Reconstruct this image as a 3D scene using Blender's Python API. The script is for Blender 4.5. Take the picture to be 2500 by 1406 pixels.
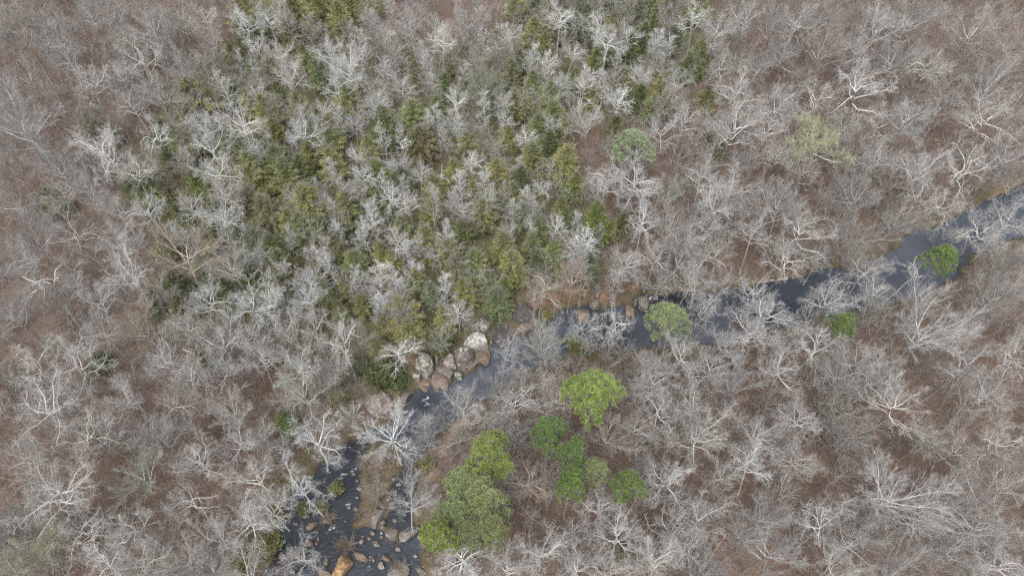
import bpy, math, random
import numpy as np
from mathutils import Vector
R = math.radians
for o in list(bpy.data.objects): bpy.data.objects.remove(o)
S = bpy.context.scene
COL = S.collection

# ------------------------------------------------------------------ camera
CAM_H, TILT, FPX = 100.0, R(35.0), 1667.0
cd = bpy.data.cameras.new('camera'); cam = bpy.data.objects.new('camera', cd); COL.objects.link(cam)
cam.location = (0, 0, CAM_H); cam.rotation_euler = (TILT, 0, 0)
cd.sensor_width = 36; cd.lens = 36 * FPX / 2500; cd.clip_start = 1; cd.clip_end = 6000
S.camera = cam
# ------------------------------------------------------------------ sky and sun (bright overcast)
SUN_EL, SUN_AZ = R(62), R(200)
W = bpy.data.worlds.new('World'); S.world = W; W.use_nodes = True
nt = W.node_tree; nt.nodes.clear()
sky = nt.nodes.new('ShaderNodeTexSky'); sky.sky_type = 'NISHITA'; sky.sun_disc = False
sky.sun_elevation = SUN_EL; sky.sun_rotation = SUN_AZ; sky.dust_density = 3; sky.air_density = 1.0
hs = nt.nodes.new('ShaderNodeHueSaturation'); hs.inputs['Saturation'].default_value = 0.34
bg = nt.nodes.new('ShaderNodeBackground'); bg.inputs[1].default_value = 0.15
wo = nt.nodes.new('ShaderNodeOutputWorld')
tcw = nt.nodes.new('ShaderNodeTexCoord'); nz = nt.nodes.new('ShaderNodeTexNoise'); nz.inputs['Scale'].default_value = 3.2; nz.inputs['Detail'].default_value = 5
nt.links.new(tcw.outputs['Generated'], nz.inputs['Vector'])
mr = nt.nodes.new('ShaderNodeMapRange'); nt.links.new(nz.outputs['Fac'], mr.inputs[0])
for i_, v_ in enumerate((.38, .62, .6, 1.8)): mr.inputs[i_ + 1].default_value = v_
nt.links.new(mr.outputs[0], hs.inputs['Value'])                     # brighter and duller clouds
nt.links.new(sky.outputs[0], hs.inputs['Color']); nt.links.new(hs.outputs[0], bg.inputs[0]); nt.links.new(bg.outputs[0], wo.inputs[0])
sl = bpy.data.lights.new('sun', 'SUN'); sl.energy = 1.3; sl.angle = R(25); sl.color = (1, .985, .96)
so = bpy.data.objects.new('sun', sl); COL.objects.link(so)
sd = Vector((math.sin(SUN_AZ) * math.cos(SUN_EL), math.cos(SUN_AZ) * math.cos(SUN_EL), math.sin(SUN_EL)))
so.rotation_euler = sd.to_track_quat('Z', 'Y').to_euler(); so.location = (0, 0, 150)
S.view_settings.view_transform = 'Standard'; S.view_settings.look = 'None'
S.view_settings.exposure = 1.0; S.view_settings.gamma = 1.0
S.render.engine = 'CYCLES'; S.cycles.use_denoising = False; S.cycles.pixel_filter_type = 'BLACKMAN_HARRIS'; S.cycles.filter_width = 1.4
S.render.resolution_x = 1024; S.render.resolution_y = 575

# ------------------------------------------------------------------ pixel of the photograph -> point at height z
ct, st = math.cos(TILT), math.sin(TILT)
def unproj(px, py, z=0.0):
    a = (px - 1250) / FPX; b = -(py - 703) / FPX
    dy = b * ct + st; dz = b * st - ct
    t = (z - CAM_H) / dz
    return (a * t, dy * t)
def depth(x, y, z): return y * st - (z - CAM_H) * ct
def proj(x, y, z):
    d = depth(x, y, z); u = y * ct + (z - CAM_H) * st
    return (1250 + FPX * x / d, 703 - FPX * u / d)

# ------------------------------------------------------------------ mesh helpers
def link(o, parent=None):
    COL.objects.link(o)
    if parent is not None: o.parent = parent
    return o
def tri_mesh(name, V, F, mat, smooth=False, thick=None):
    V = np.asarray(V, dtype=np.float32).reshape(-1, 3); F = np.asarray(F, dtype=np.int32).reshape(-1, 3)
    me = bpy.data.meshes.new(name)
    me.vertices.add(len(V)); me.vertices.foreach_set('co', V.ravel())
    me.loops.add(F.size); me.loops.foreach_set('vertex_index', F.ravel())
    me.polygons.add(len(F)); me.polygons.foreach_set('loop_start', np.arange(0, F.size, 3, dtype=np.int32))
    me.polygons.foreach_set('loop_total', np.full(len(F), 3, dtype=np.int32))
    if smooth: me.polygons.foreach_set('use_smooth', np.ones(len(F), dtype=bool))
    me.materials.append(mat); me.update(calc_edges=True)
    if thick is not None: me.attributes.new('thick', 'FLOAT', 'POINT').data.foreach_set('value', np.asarray(thick, np.float32))
    return me
def tag(o, label=None, cat=None, group=None, kind=None):
    if label: o['label'] = label
    if cat: o['category'] = cat
    if group: o['group'] = group
    if kind: o['kind'] = kind
    return o
class Tubes:
    """straight tapered pieces and continuous paths, turned into one triangle mesh"""
    def __init__(s): s.seg = []; s.V = []; s.F = []; s.n = 0
    def path(s, P, Rr, sides=6):
        P = np.asarray(P, float); k = len(P)
        T = np.gradient(P, axis=0); T /= np.linalg.norm(T, axis=1)[:, None] + 1e-9
        ref = np.array([0.31, 0.95, 0.05]) if abs(T[0][2]) > .6 else np.array([0, 0, 1.])
        A = np.cross(T, ref); A /= np.linalg.norm(A, axis=1)[:, None] + 1e-9
        B = np.cross(T, A)
        ang = np.arange(sides) * 2 * math.pi / sides
        V = P[:, None] + (A[:, None] * np.cos(ang)[None, :, None] + B[:, None] * np.sin(ang)[None, :, None]) * np.asarray(Rr)[:, None, None]
        F = []
        for i in range(k - 1):
            for j in range(sides):
                a = i * sides + j; b = i * sides + (j + 1) % sides; c = a + sides; d = b + sides
                F += [(a, b, d), (a, d, c)]
        s.V.append(V.reshape(-1, 3)); s.F.append(np.array(F) + s.n); s.n += k * sides
    def piece(s, a, b, ra, rb): s.seg.append((*a, *b, ra, rb))
    def thick(s):
        t = [np.full(len(v), 1.) for v in s.V]
        if s.seg: t.append(np.repeat(np.clip((np.array(s.seg)[:, 6:8] - .008) / .032, 0, 1), 3, axis=1).ravel())
        return np.concatenate(t)
    def arrays(s):
        V, F, n = list(s.V), list(s.F), s.n
        if s.seg:
            g = np.array(s.seg); p0, p1, r0, r1 = g[:, :3], g[:, 3:6], g[:, 6], g[:, 7]
            T = p1 - p0; T /= np.linalg.norm(T, axis=1)[:, None] + 1e-9
            ref = np.tile([0.2, 0.1, .97], (len(g), 1)); ref[np.abs(T[:, 2]) > .8] = [1, .1, 0]
            A = np.cross(T, ref); A /= np.linalg.norm(A, axis=1)[:, None] + 1e-9
            B = np.cross(T, A); vs = []
            for P, rr in ((p0, r0), (p1, r1)):
                for q in range(3):
                    t = q * 2.0944; vs.append(P + (A * math.cos(t) + B * math.sin(t)) * rr[:, None])
            V.append(np.stack(vs, 1).reshape(-1, 3))
            f = np.array([(0, 1, 4), (0, 4, 3), (1, 2, 5), (1, 5, 4), (2, 0, 3), (2, 3, 5)])
            F.append((np.arange(len(g))[:, None, None] * 6 + f[None]).reshape(-1, 3) + n)
        return np.concatenate(V), np.concatenate(F)
def blades(P, D, ln, wd, rng):
    """leaf-sized pointed faces at P, pointing along D"""
    n = len(P); D = D / (np.linalg.norm(D, axis=1)[:, None] + 1e-9)
    rv = rng.normal(size=(n, 3)) * .75 + [0, 0, 1]; A = np.cross(D, rv); A /= np.linalg.norm(A, axis=1)[:, None] + 1e-9
    ln = np.broadcast_to(ln, (n,))[:, None]; wd = np.broadcast_to(wd, (n,))[:, None]
    V = np.stack([P - A * wd * .5, P + A * wd * .5, P + D * ln], 1).reshape(-1, 3)
    return V, np.arange(n * 3).reshape(-1, 3)
def unit(v): return v / (np.linalg.norm(v) + 1e-9)

# ------------------------------------------------------------------ materials
def new_mat(name, rough=.9, spec=.2):
    m = bpy.data.materials.new(name); m.use_nodes = True; t = m.node_tree
    b = t.nodes['Principled BSDF']; b.inputs['Roughness'].default_value = rough
    b.inputs['Specular IOR Level'].default_value = spec
    return m, t, b
def N(t, typ, **kw):
    n = t.nodes.new(typ)
    for k, v in kw.items(): setattr(n, k, v)
    return n
def noise(t, scale, detail=3, coord=None, rough=.5):
    n = N(t, 'ShaderNodeTexNoise'); n.inputs['Scale'].default_value = scale
    n.inputs['Detail'].default_value = detail; n.inputs['Roughness'].default_value = rough
    if coord is not None: t.links.new(coord, n.inputs['Vector'])
    return n.outputs['Fac']
def mixc(t, fac, a, b, mode='MIX'):
    n = N(t, 'ShaderNodeMix', data_type='RGBA', blend_type=mode)
    for sock, v in ((n.inputs['Factor'], fac), (n.inputs[6], a), (n.inputs[7], b)):
        if isinstance(v, (int, float)): sock.default_value = v
        elif isinstance(v, tuple): sock.default_value = (*v, 1)
        else: t.links.new(v, sock)
    return n.outputs[2]
def ramp(t, fac, pts):
    n = N(t, 'ShaderNodeValToRGB'); e = n.color_ramp.elements
    e[0].position = pts[0][0]; e[0].color = (*pts[0][1], 1)
    e[1].position = pts[-1][0]; e[1].color = (*pts[-1][1], 1)
    for p, c in pts[1:-1]: q = e.new(p); q.color = (*c, 1)
    t.links.new(fac, n.inputs[0]); return n.outputs[0]
def mrange(t, v, a, b, c=0, d=1):
    n = N(t, 'ShaderNodeMapRange'); t.links.new(v, n.inputs[0])
    for i, x in enumerate((a, b, c, d)): n.inputs[i + 1].default_value = x
    return n.outputs[0]
def tinted(name, lo, hi, scale, rough=.9, patch=1.0, twig=False):
    """object colour times a noise between lo and hi"""
    m, t, b = new_mat(name, rough); oi = N(t, 'ShaderNodeObjectInfo'); tc = N(t, 'ShaderNodeTexCoord')
    f = noise(t, scale, 4, tc.outputs['Object'], .65)
    v = mrange(t, f, .3, .7, lo, hi)
    f2 = noise(t, scale * .17, 2, tc.outputs['Object']); v2 = mrange(t, f2, .3, .7, 1 - .22 * patch, 1 + .22 * patch)
    mu = N(t, 'ShaderNodeMath', operation='MULTIPLY'); t.links.new(v, mu.inputs[0]); t.links.new(v2, mu.inputs[1])
    sc = N(t, 'ShaderNodeVectorMath', operation='SCALE'); t.links.new(oi.outputs['Color'], sc.inputs[0]); t.links.new(mu.outputs[0], sc.inputs['Scale'])
    out = sc.outputs[0]
    if twig:   # bark of the fine twigs is browner and duller than that of the limbs
        at = N(t, 'ShaderNodeAttribute', attribute_name='thick'); out = mixc(t, 1.0, out, mixc(t, at.outputs['Fac'], (.88, .86, .845), (1.2, 1.2, 1.19)), 'MULTIPLY')
    t.links.new(out, b.inputs['Base Color'])
    return m
M_CROWN = tinted('crown_bark', .8, 1.18, 1.6, twig=True)
M_BARK = tinted('bark', .72, 1.22, 1.6)
M_NEEDLE = tinted('needles', .55, 1.35, 1.1, .75)
M_LEAF = tinted('young_leaves', .7, 1.3, 1.0, .7)
M_BRUSH, t, b = new_mat('brush_bark')
geo = N(t, 'ShaderNodeNewGeometry'); tc = N(t, 'ShaderNodeTexCoord')
f = noise(t, .12, 3, geo.outputs['Position'])
t.links.new(ramp(t, f, [(.3, (.20, .165, .135)), (.5, (.255, .228, .195)), (.7, (.30, .275, .24))]), b.inputs['Base Color'])

# rock materials
def rock_mat(name, base, alt, lichen, lf=.0, streak=0.0):
    m, t, b = new_mat(name, .85, .25); tc = N(t, 'ShaderNodeTexCoord'); c = tc.outputs['Object']
    f = noise(t, .9, 6, c, .65); col = mixc(t, mrange(t, f, .35, .65), base, alt)
    f3 = noise(t, 5, 4, c, .7); col = mixc(t, mrange(t, f3, .4, .6, 0, .35), col, tuple(x * .5 for x in base))
    if streak:
        mp = N(t, 'ShaderNodeMapping'); mp.inputs['Rotation'].default_value = (0, 0, R(28)); mp.inputs['Scale'].default_value = (1.5, .32, .6)
        t.links.new(c, mp.inputs[0]); fs = noise(t, 1.3, 5, mp.outputs[0], .7)
        col = mixc(t, mrange(t, fs, .56, .66, 0, streak), col, lichen)
    if lf:
        f2 = noise(t, 1.6, 7, c, .75); col = mixc(t, mrange(t, f2, .62 - lf * .2, .68 - lf * .2, 0, .85), col, lichen)
    vo = N(t, 'ShaderNodeTexVoronoi', feature='DISTANCE_TO_EDGE'); vo.inputs['Scale'].default_value = .75
    wv = N(t, 'ShaderNodeVectorMath', operation='ADD'); t.links.new(c, wv.inputs[0]); nn_ = N(t, 'ShaderNodeTexNoise'); nn_.inputs['Scale'].default_value = 1.4; t.links.new(c, nn_.inputs['Vector']); t.links.new(nn_.outputs['Color'], wv.inputs[1]); t.links.new(wv.outputs[0], vo.inputs['Vector'])
    col = mixc(t, mrange(t, vo.outputs['Distance'], .0, .045, .75, 0), col, (.03, .028, .025))       # cracks
    gp = N(t, 'ShaderNodeNewGeometry'); sx = N(t, 'ShaderNodeSeparateXYZ'); t.links.new(gp.outputs['Position'], sx.inputs[0])
    wet = mrange(t, sx.outputs['Z'], .18, .34, .8, 0); col = mixc(t, wet, col, (.035, .032, .03))    # wet band at the waterline
    mo = noise(t, .8, 5, c, .7); col = mixc(t, mrange(t, mo, .58, .66, 0, .6), col, (.055, .06, .03))   # moss
    t.links.new(col, b.inputs['Base Color'])
    bp = N(t, 'ShaderNodeBump'); bp.inputs['Strength'].default_value = .9; bp.inputs['Distance'].default_value = .3
    t.links.new(noise(t, 3, 6, c, .65), bp.inputs['Height']); t.links.new(bp.outputs[0], b.inputs['Normal'])
    return m
ROCKM = {
 'tan': rock_mat('tan_stone', (.225, .165, .125), (.16, .12, .095), (.3, .28, .24), .25),
 'orange': rock_mat('orange_stone', (.27, .165, .085), (.19, .125, .075), (.44, .30, .16), .5),
 'gray': rock_mat('gray_stone', (.20, .175, .15), (.13, .12, .105), (.34, .33, .30), .4),
 'lichen': rock_mat('lichen_stone', (.20, .18, .14), (.085, .08, .065), (.40, .385, .33), .7),
 'white': rock_mat('white_topped_stone', (.40, .37, .33), (.16, .14, .13), (.52, .52, .50), .8),
 'dark': rock_mat('dark_stone', (.075, .07, .072), (.11, .095, .09), (.32, .27, .23), .1, .8),
 'striped': rock_mat('streaked_stone', (.12, .105, .095), (.19, .16, .14), (.50, .48, .43), .45, .8),
 'pink': rock_mat('pink_stone', (.30, .245, .205), (.19, .165, .145), (.44, .40, .36), .6),
}

# ------------------------------------------------------------------ river outline (traced at water level)
NBANK = [(2900,300),(2640,395),(2560,420),(2500,450),(2440,475),(2390,505),(2350,525),(2300,548),(2250,562),(2212,580),(2190,612),(2130,640),(2060,655),(1990,664),(1940,678),(1880,690),(1800,705),(1740,712),(1690,718),(1640,720),(1592,718),(1565,724),(1545,748),(1500,752),(1461,752),(1432,750),(1400,752),(1365,757),(1340,770),(1317,776),(1312,790),(1298,806),(1259,826),(1215,838),(1198,840),(1193,866),(1201,881),(1182,892),(1159,886),(1157,905),(1131,916),(1122,905),(1103,907),(1099,930),(1086,945),(1063,952),(1046,940),(1043,954),(1016,954),(997,960),(990,986),(986,1008),(960,1030),(925,1045),(888,1062),(850,1090),(820,1112),(780,1148),(740,1180),(714,1200),(696,1228),(700,1260),(690,1300),(680,1340),(658,1376),(648,1410),(640,1480),(630,1600)]
SBANK = [(1010,1600),(1012,1450),(1016,1410),(1019,1376),(1036,1340),(1030,1300),(1006,1258),(1006,1215),(1014,1174),(1021,1144),(1025,1117),(1038,1093),(1066,1066),(1090,1035),(1110,1026),(1161,990),(1180,978),(1223,958),(1262,925),(1300,900),(1336,884),(1388,868),(1396,840),(1432,846),(1443,854),(1480,858),(1540,853),(1586,850),(1650,848),(1700,842),(1780,830),(1850,815),(1940,792),(1990,776),(2040,765),(2100,757),(2124,753),(2160,740),(2245,728),(2269,718),(2300,686),(2334,675),(2337,662),(2354,643),(2363,619),(2414,607),(2463,590),(2560,555),(2700,520),(2980,440)]
ISLAND = [(900,1078),(935,1068),(968,1085),(985,1115),(978,1150),(962,1185),(958,1230),(940,1262),(955,1290),(925,1300),(895,1290),(862,1288),(868,1250),(880,1215),(884,1170),(876,1120)]
def P0(L, z=0): return np.array([unproj(x, y, z) for x, y in L])
RIV = P0(NBANK + SBANK); ISL = P0(ISLAND)
def sdist(pts, poly):
    """signed distance (negative inside)"""
    out = np.empty(len(pts)); a = poly; bb = np.roll(poly, -1, 0); e = bb - a; el = (e ** 2).sum(1) + 1e-12
    for s in range(0, len(pts), 20000):
        p = pts[s:s + 20000][:, None, :]; w = p - a[None]
        tt = np.clip((w * e[None]).sum(2) / el[None], 0, 1)
        d = np.sqrt((((w - e[None] * tt[..., None])) ** 2).sum(2)).min(1)
        y = p[..., 1]; c = ((a[None, :, 1] > y) != (bb[None, :, 1] > y))
        xi = a[None, :, 0] + (y - a[None, :, 1]) * e[None, :, 0] / (e[None, :, 1] + 1e-12 * (e[None, :, 1] == 0))
        ins = (c & (p[..., 0] < xi)).sum(1) % 2 == 1
        out[s:s + 20000] = np.where(ins, -d, d)
    return out
_g = np.random.default_rng(5)
_w = [(_g.uniform(-1, 1, 2) * s, _g.uniform(0, 6.28), a) for s, a in ((.035, 1.0), (.06, .7), (.1, .45), (.16, .3), (.3, .16), (.5, .1), (.9, .06), (1.6, .035)) for _ in range(3)]
def und(p):
    z = np.zeros(len(p))
    for k, ph, a in _w: z += a * np.sin(p @ k + ph)
    return z * .45
def river_d(p):
    j = np.stack([.35 * np.sin(p[:, 0] * 1.3 + p[:, 1] * .7) + .2 * np.sin(p[:, 1] * 2.9), .35 * np.sin(p[:, 1] * 1.1 - p[:, 0] * .9) + .2 * np.sin(p[:, 0] * 3.1 + 1)], 1)
    d = sdist(p + j, RIV); di = sdist(p + j, ISL)
    return np.maximum(d, -di)
def ground_z(p, d=None):
    p = np.atleast_2d(p)
    if d is None: d = river_d(p)
    out = np.clip(d, 0, None)
    z = 1.15 * (1 - np.exp(-out / 1.3)) + .035 * np.clip(out - 3, 0, 60) + und(p) * np.clip(out / 8, 0, 1) * .9
    z = np.maximum(z, np.minimum(out * .3, .35) + .02 * (out > 0))
    z = np.where(d < 0, -1.1 * (1 - np.exp(d / 1.2)) - .03, z)
    isl = sdist(p, ISL) < .4
    return np.where(isl & (d > 0), np.minimum(z, .55 + .1 * und(p)), z)
def gz(x, y): return float(ground_z(np.array([[x, y]]))[0])

# ------------------------------------------------------------------ ground sheet
def axis(a, b, step, far):
    c = np.arange(a, b + step, step); g = []; s = step; x = c[-1]
    while x < far: s *= 1.35; x += s; g.append(x)
    h = []; s = step; x = c[0]
    while x > -far: s *= 1.35; x -= s; h.append(x)
    return np.concatenate([h[::-1], c, g])
xs = axis(-150, 150, .6, 3000); ys = axis(8, 178, .6, 3000)
X, Y = np.meshgrid(xs, ys); GP = np.stack([X.ravel(), Y.ravel()], 1)
gd = np.full(len(GP), 60.0)
near = (np.abs(GP[:, 0]) < 220) & (GP[:, 1] > -20) & (GP[:, 1] < 260)
gd[near] = river_d(GP[near])
GZ = ground_z(GP, gd)
nx, ny = len(xs), len(ys)
me = bpy.data.meshes.new('ground')
idx = np.arange(nx * ny).reshape(ny, nx)
Q = np.stack([idx[:-1, :-1], idx[:-1, 1:], idx[1:, 1:], idx[1:, :-1]], -1).reshape(-1, 4).astype(np.int32)
V = np.column_stack([GP, GZ]).astype(np.float32)
me.vertices.add(len(V)); me.vertices.foreach_set('co', V.ravel())
me.loops.add(Q.size); me.loops.foreach_set('vertex_index', Q.ravel())
me.polygons.add(len(Q)); me.polygons.foreach_set('loop_start', np.arange(0, Q.size, 4, dtype=np.int32)); me.polygons.foreach_set('loop_total', np.full(len(Q), 4, dtype=np.int32))
me.polygons.foreach_set('use_smooth', np.ones(len(Q), dtype=bool)); me.update(calc_edges=True)
EVER = P0([(570,-40),(900,-30),(960,120),(1080,140),(1230,60),(1330,-30),(1640,-30),(1720,90),(1700,200),(1640,300),(1600,330),(1440,360),(1440,440),(1500,470),(1500,640),(1400,690),(1280,690),(1250,770),(1180,790),(1120,830),(1000,880),(960,940),(880,960),(850,880),(760,830),(640,780),(560,790),(400,800),(360,700),(420,640),(380,560),(290,480),(320,400),(380,330),(420,220),(560,190),(600,90)])
def blob_field(p, L):
    f = np.zeros(len(p))
    for (x, y, r) in L:
        c = np.array(unproj(x, y, .6)); rm = r * depth(c[0], c[1], 0) / FPX
        f = np.maximum(f, np.exp(-(((p - c) ** 2).sum(1)) / rm ** 2 * 1.2))
    return f
SAND = [(1118,1040,14),(1108,1055,14),(1098,1070,14),(1090,1088,13),(1083,1105,11),(1055,1155,12),(1045,1170,10),(1135,1020,14),(1150,1005,12),(1170,985,12),(930,960,26),(960,990,18),(1040,945,14)]
CLAY = [(1390,715,22),(1415,710,16),(1350,722,16),(1470,722,16),(1545,700,14),(1320,740,12),(2440,470,9),(1010,880,16),(1010,760,12),(1065,752,10)]
MOSS = [(1335,765,14),(1540,720,22),(1580,705,20),(1750,700,25),(1860,685,18),(680,1190,22),(650,1350,35),(610,1370,30),(740,1140,22),(1215,965,22),(1270,930,20),(2150,748,22),(2180,745,18),(1440,870,22),(1500,875,20),(1400,850,16),(2400,490,22),(2300,530,26),(930,1170,24),(1240,800,10),(450,1300,10),(2030,1000,16),(1860,560,20),(1770,590,20),(2120,440,20),(2200,470,24),(760,1110,22)]
zone = np.zeros((len(GP), 4), dtype=np.float32); zone[:, 3] = 1
dE = sdist(GP[near], EVER)
n_ = und(GP[near] * 1.7) * 3
zone[near, 0] = np.clip(.5 - (dE + n_) / 7, 0, 1)
zone[near, 1] = np.clip(blob_field(GP[near], SAND) * 1.3, 0, 1)
zone[near, 2] = np.clip(blob_field(GP[near], MOSS) + .9 * np.exp(-np.clip(gd[near], 0, 99) / 2.2), 0, 1)
clay = np.zeros(len(GP), dtype=np.float32); clay[near] = blob_field(GP[near], CLAY)
bed = np.clip(-gd / .6 + .6, 0, 1).astype(np.float32)
ca = me.color_attributes.new('zone', 'FLOAT_COLOR', 'POINT'); ca.data.foreach_set('color', zone.ravel())
for nm, arr in (('clay', clay), ('bed', bed)):
    at = me.attributes.new(nm, 'FLOAT', 'POINT'); at.data.foreach_set('value', arr)
m, t, b = new_mat('forest_floor', .95, .1)
geo = N(t, 'ShaderNodeNewGeometry'); pos = geo.outputs['Position']
f1 = noise(t, .07, 4, pos); f2 = noise(t, .45, 5, pos, .65); f3 = noise(t, 3.2, 4, pos, .75)
col = ramp(t, f1, [(.3, (.088, .062, .048)), (.5, (.110, .080, .063)), (.7, (.130, .102, .084))])
col = mixc(t, mrange(t, f2, .42, .68, 0, .75), col, (.128, .084, .062))
col = mixc(t, mrange(t, noise(t, .6, 4, pos), .54, .66, 0, .6), col, (.066, .055, .040))
za = N(t, 'ShaderNodeAttribute', attribute_name='zone'); sp = N(t, 'ShaderNodeSeparateColor'); t.links.new(za.outputs['Color'], sp.inputs[0])
def attr(nm): return N(t, 'ShaderNodeAttribute', attribute_name=nm).outputs['Fac']
grn = ramp(t, f2, [(.35, (.060, .068, .030)), (.5, (.082, .084, .042)), (.68, (.11, .092, .058))])
def mul(a, bb):
    n = N(t, 'ShaderNodeMath', operation='MULTIPLY'); t.links.new(a, n.inputs[0])
    if isinstance(bb, float): n.inputs[1].default_value = bb
    else: t.links.new(bb, n.inputs[1])
    return n.outputs[0]
col = mixc(t, mul(sp.outputs[0], .8), col, grn)
col = mixc(t, mul(sp.outputs[2], mrange(t, f2, .35, .62)), col, (.066, .066, .026))
col = mixc(t, mul(attr('clay'), .85), col, (.24, .135, .085))
col = mixc(t, mul(sp.outputs[1], mrange(t, f2, .3, .55, .35, 1)), col, (.28, .205, .155))
col = mixc(t, attr('bed'), col, (.03, .028, .024))
gr = N(t, 'ShaderNodeVectorMath', operation='SCALE'); t.links.new(col, gr.inputs[0]); t.links.new(mrange(t, f3, .25, .75, .55, 1.5), gr.inputs['Scale'])
t.links.new(gr.outputs[0], b.inputs['Base Color'])
bp = N(t, 'ShaderNodeBump'); bp.inputs['Strength'].default_value = .5; bp.inputs['Distance'].default_value = .2
t.links.new(f3, bp.inputs['Height']); t.links.new(bp.outputs[0], b.inputs['Normal'])
me.materials.append(m)
tag(link(bpy.data.objects.new('ground', me)), kind='structure')

# ------------------------------------------------------------------ water sheet with foam at the rapids
FOAM = [(1450,802,7),(1443,806,5),(1462,820,6),(1470,826,4),(1040,974,5),(1046,985,5),(990,1005,5),(1024,1032,3),(1020,1040,2.5),(808,1290,5),(816,1287,4),(690,1325,4),(686,1338,4),(694,1318,3),(901,1368,3),(900,1385,3),(905,1360,3),(835,1162,6),(842,1160,4),(862,1148,4),(1300,830,1.5),(826,1296,3),(850,1230,4),(856,1240,3),(730,1290,2),(1590,728,6),(1575,725,5),(970,1195,3),(912,1070,3),(985,1050,3),(1015,1090,2.5)]
x0, y0 = unproj(560, 1600); wx = np.arange(-50, 172, .3); wy = np.arange(2, 160, .3)
WX, WY = np.meshgrid(wx, wy); WP = np.stack([WX.ravel(), WY.ravel()], 1)
me = bpy.data.meshes.new('river'); idx = np.arange(len(WP)).reshape(len(wy), len(wx))
Q = np.stack([idx[:-1, :-1], idx[:-1, 1:], idx[1:, 1:], idx[1:, :-1]], -1).reshape(-1, 4)
qc = WP[Q].mean(1); ok = np.zeros(len(Q), bool)
cand = np.arange(len(Q))[::1]
# keep only the cells near the channel
dq = np.full(len(Q), 99.0); coarse = (np.round(qc / 3) * 3); uq, inv = np.unique(coarse, axis=0, return_inverse=True)
ok = (sdist(uq, RIV) < 5)[inv.ravel()]
Q = Q[ok]; used, inv = np.unique(Q, return_inverse=True); Q = inv.reshape(-1, 4).astype(np.int32); WP = WP[used]
V = np.column_stack([WP, np.zeros(len(WP))]).astype(np.float32)
me.vertices.add(len(V)); me.vertices.foreach_set('co', V.ravel())
me.loops.add(Q.size); me.loops.foreach_set('vertex_index', Q.ravel())
me.polygons.add(len(Q)); me.polygons.foreach_set('loop_start', np.arange(0, Q.size, 4, dtype=np.int32)); me.polygons.foreach_set('loop_total', np.full(len(Q), 4, dtype=np.int32))
me.update(calc_edges=True)
at = me.attributes.new('foam', 'FLOAT', 'POINT')
fm = np.zeros(len(WP))
for (x, y, r) in FOAM:
    c = np.array(unproj(x, y)); rm = r * depth(c[0], c[1], 0) / FPX
    q = (WP - c) @ np.array([[.8, .6], [-.6, .8]]).T
    fm = np.maximum(fm, np.exp(-((q[:, 0] / (rm * 2.4)) ** 2 + (q[:, 1] / (rm * 1.3)) ** 2)))
at.data.foreach_set('value', fm.astype(np.float32))
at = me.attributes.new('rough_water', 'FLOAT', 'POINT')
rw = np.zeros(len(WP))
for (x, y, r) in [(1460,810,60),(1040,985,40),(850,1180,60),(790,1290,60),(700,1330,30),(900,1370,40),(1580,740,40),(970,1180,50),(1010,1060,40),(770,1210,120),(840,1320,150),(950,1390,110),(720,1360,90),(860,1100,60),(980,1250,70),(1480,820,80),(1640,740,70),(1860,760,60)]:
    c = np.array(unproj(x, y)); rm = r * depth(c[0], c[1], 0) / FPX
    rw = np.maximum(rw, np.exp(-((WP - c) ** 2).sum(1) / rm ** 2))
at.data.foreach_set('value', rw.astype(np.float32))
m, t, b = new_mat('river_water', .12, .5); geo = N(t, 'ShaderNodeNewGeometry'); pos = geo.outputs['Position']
f = noise(t, .05, 3, pos); col = ramp(t, f, [(.35, (.030, .036, .046)), (.65, (.066, .075, .089))])  # paler patches paint the sky reflection into the calm water's base colour
ad = N(t, 'ShaderNodeMath', operation='ADD'); t.links.new(attr('foam'), ad.inputs[0]); t.links.new(mrange(t, noise(t, 2.4, 6, pos, .8), .3, .7, -1.3, 1.1), ad.inputs[1])
fo = mrange(t, ad.outputs[0], .72, 1.1, 0, .85)
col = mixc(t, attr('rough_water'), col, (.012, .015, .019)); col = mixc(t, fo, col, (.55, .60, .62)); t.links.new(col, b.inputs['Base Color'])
t.links.new(mrange(t, fo, 0, 1, .14, .8), b.inputs['Roughness']); b.inputs['IOR'].default_value = 1.5
bp = N(t, 'ShaderNodeBump'); bp.inputs['Distance'].default_value = .12
t.links.new(mrange(t, attr('rough_water'), 0, 1, .3, 1), bp.inputs['Strength'])
t.links.new(noise(t, 1.6, 4, pos, .6), bp.inputs['Height']); t.links.new(bp.outputs[0], b.inputs['Normal'])
me.materials.append(m); tag(link(bpy.data.objects.new('river', me)), kind='structure')

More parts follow.
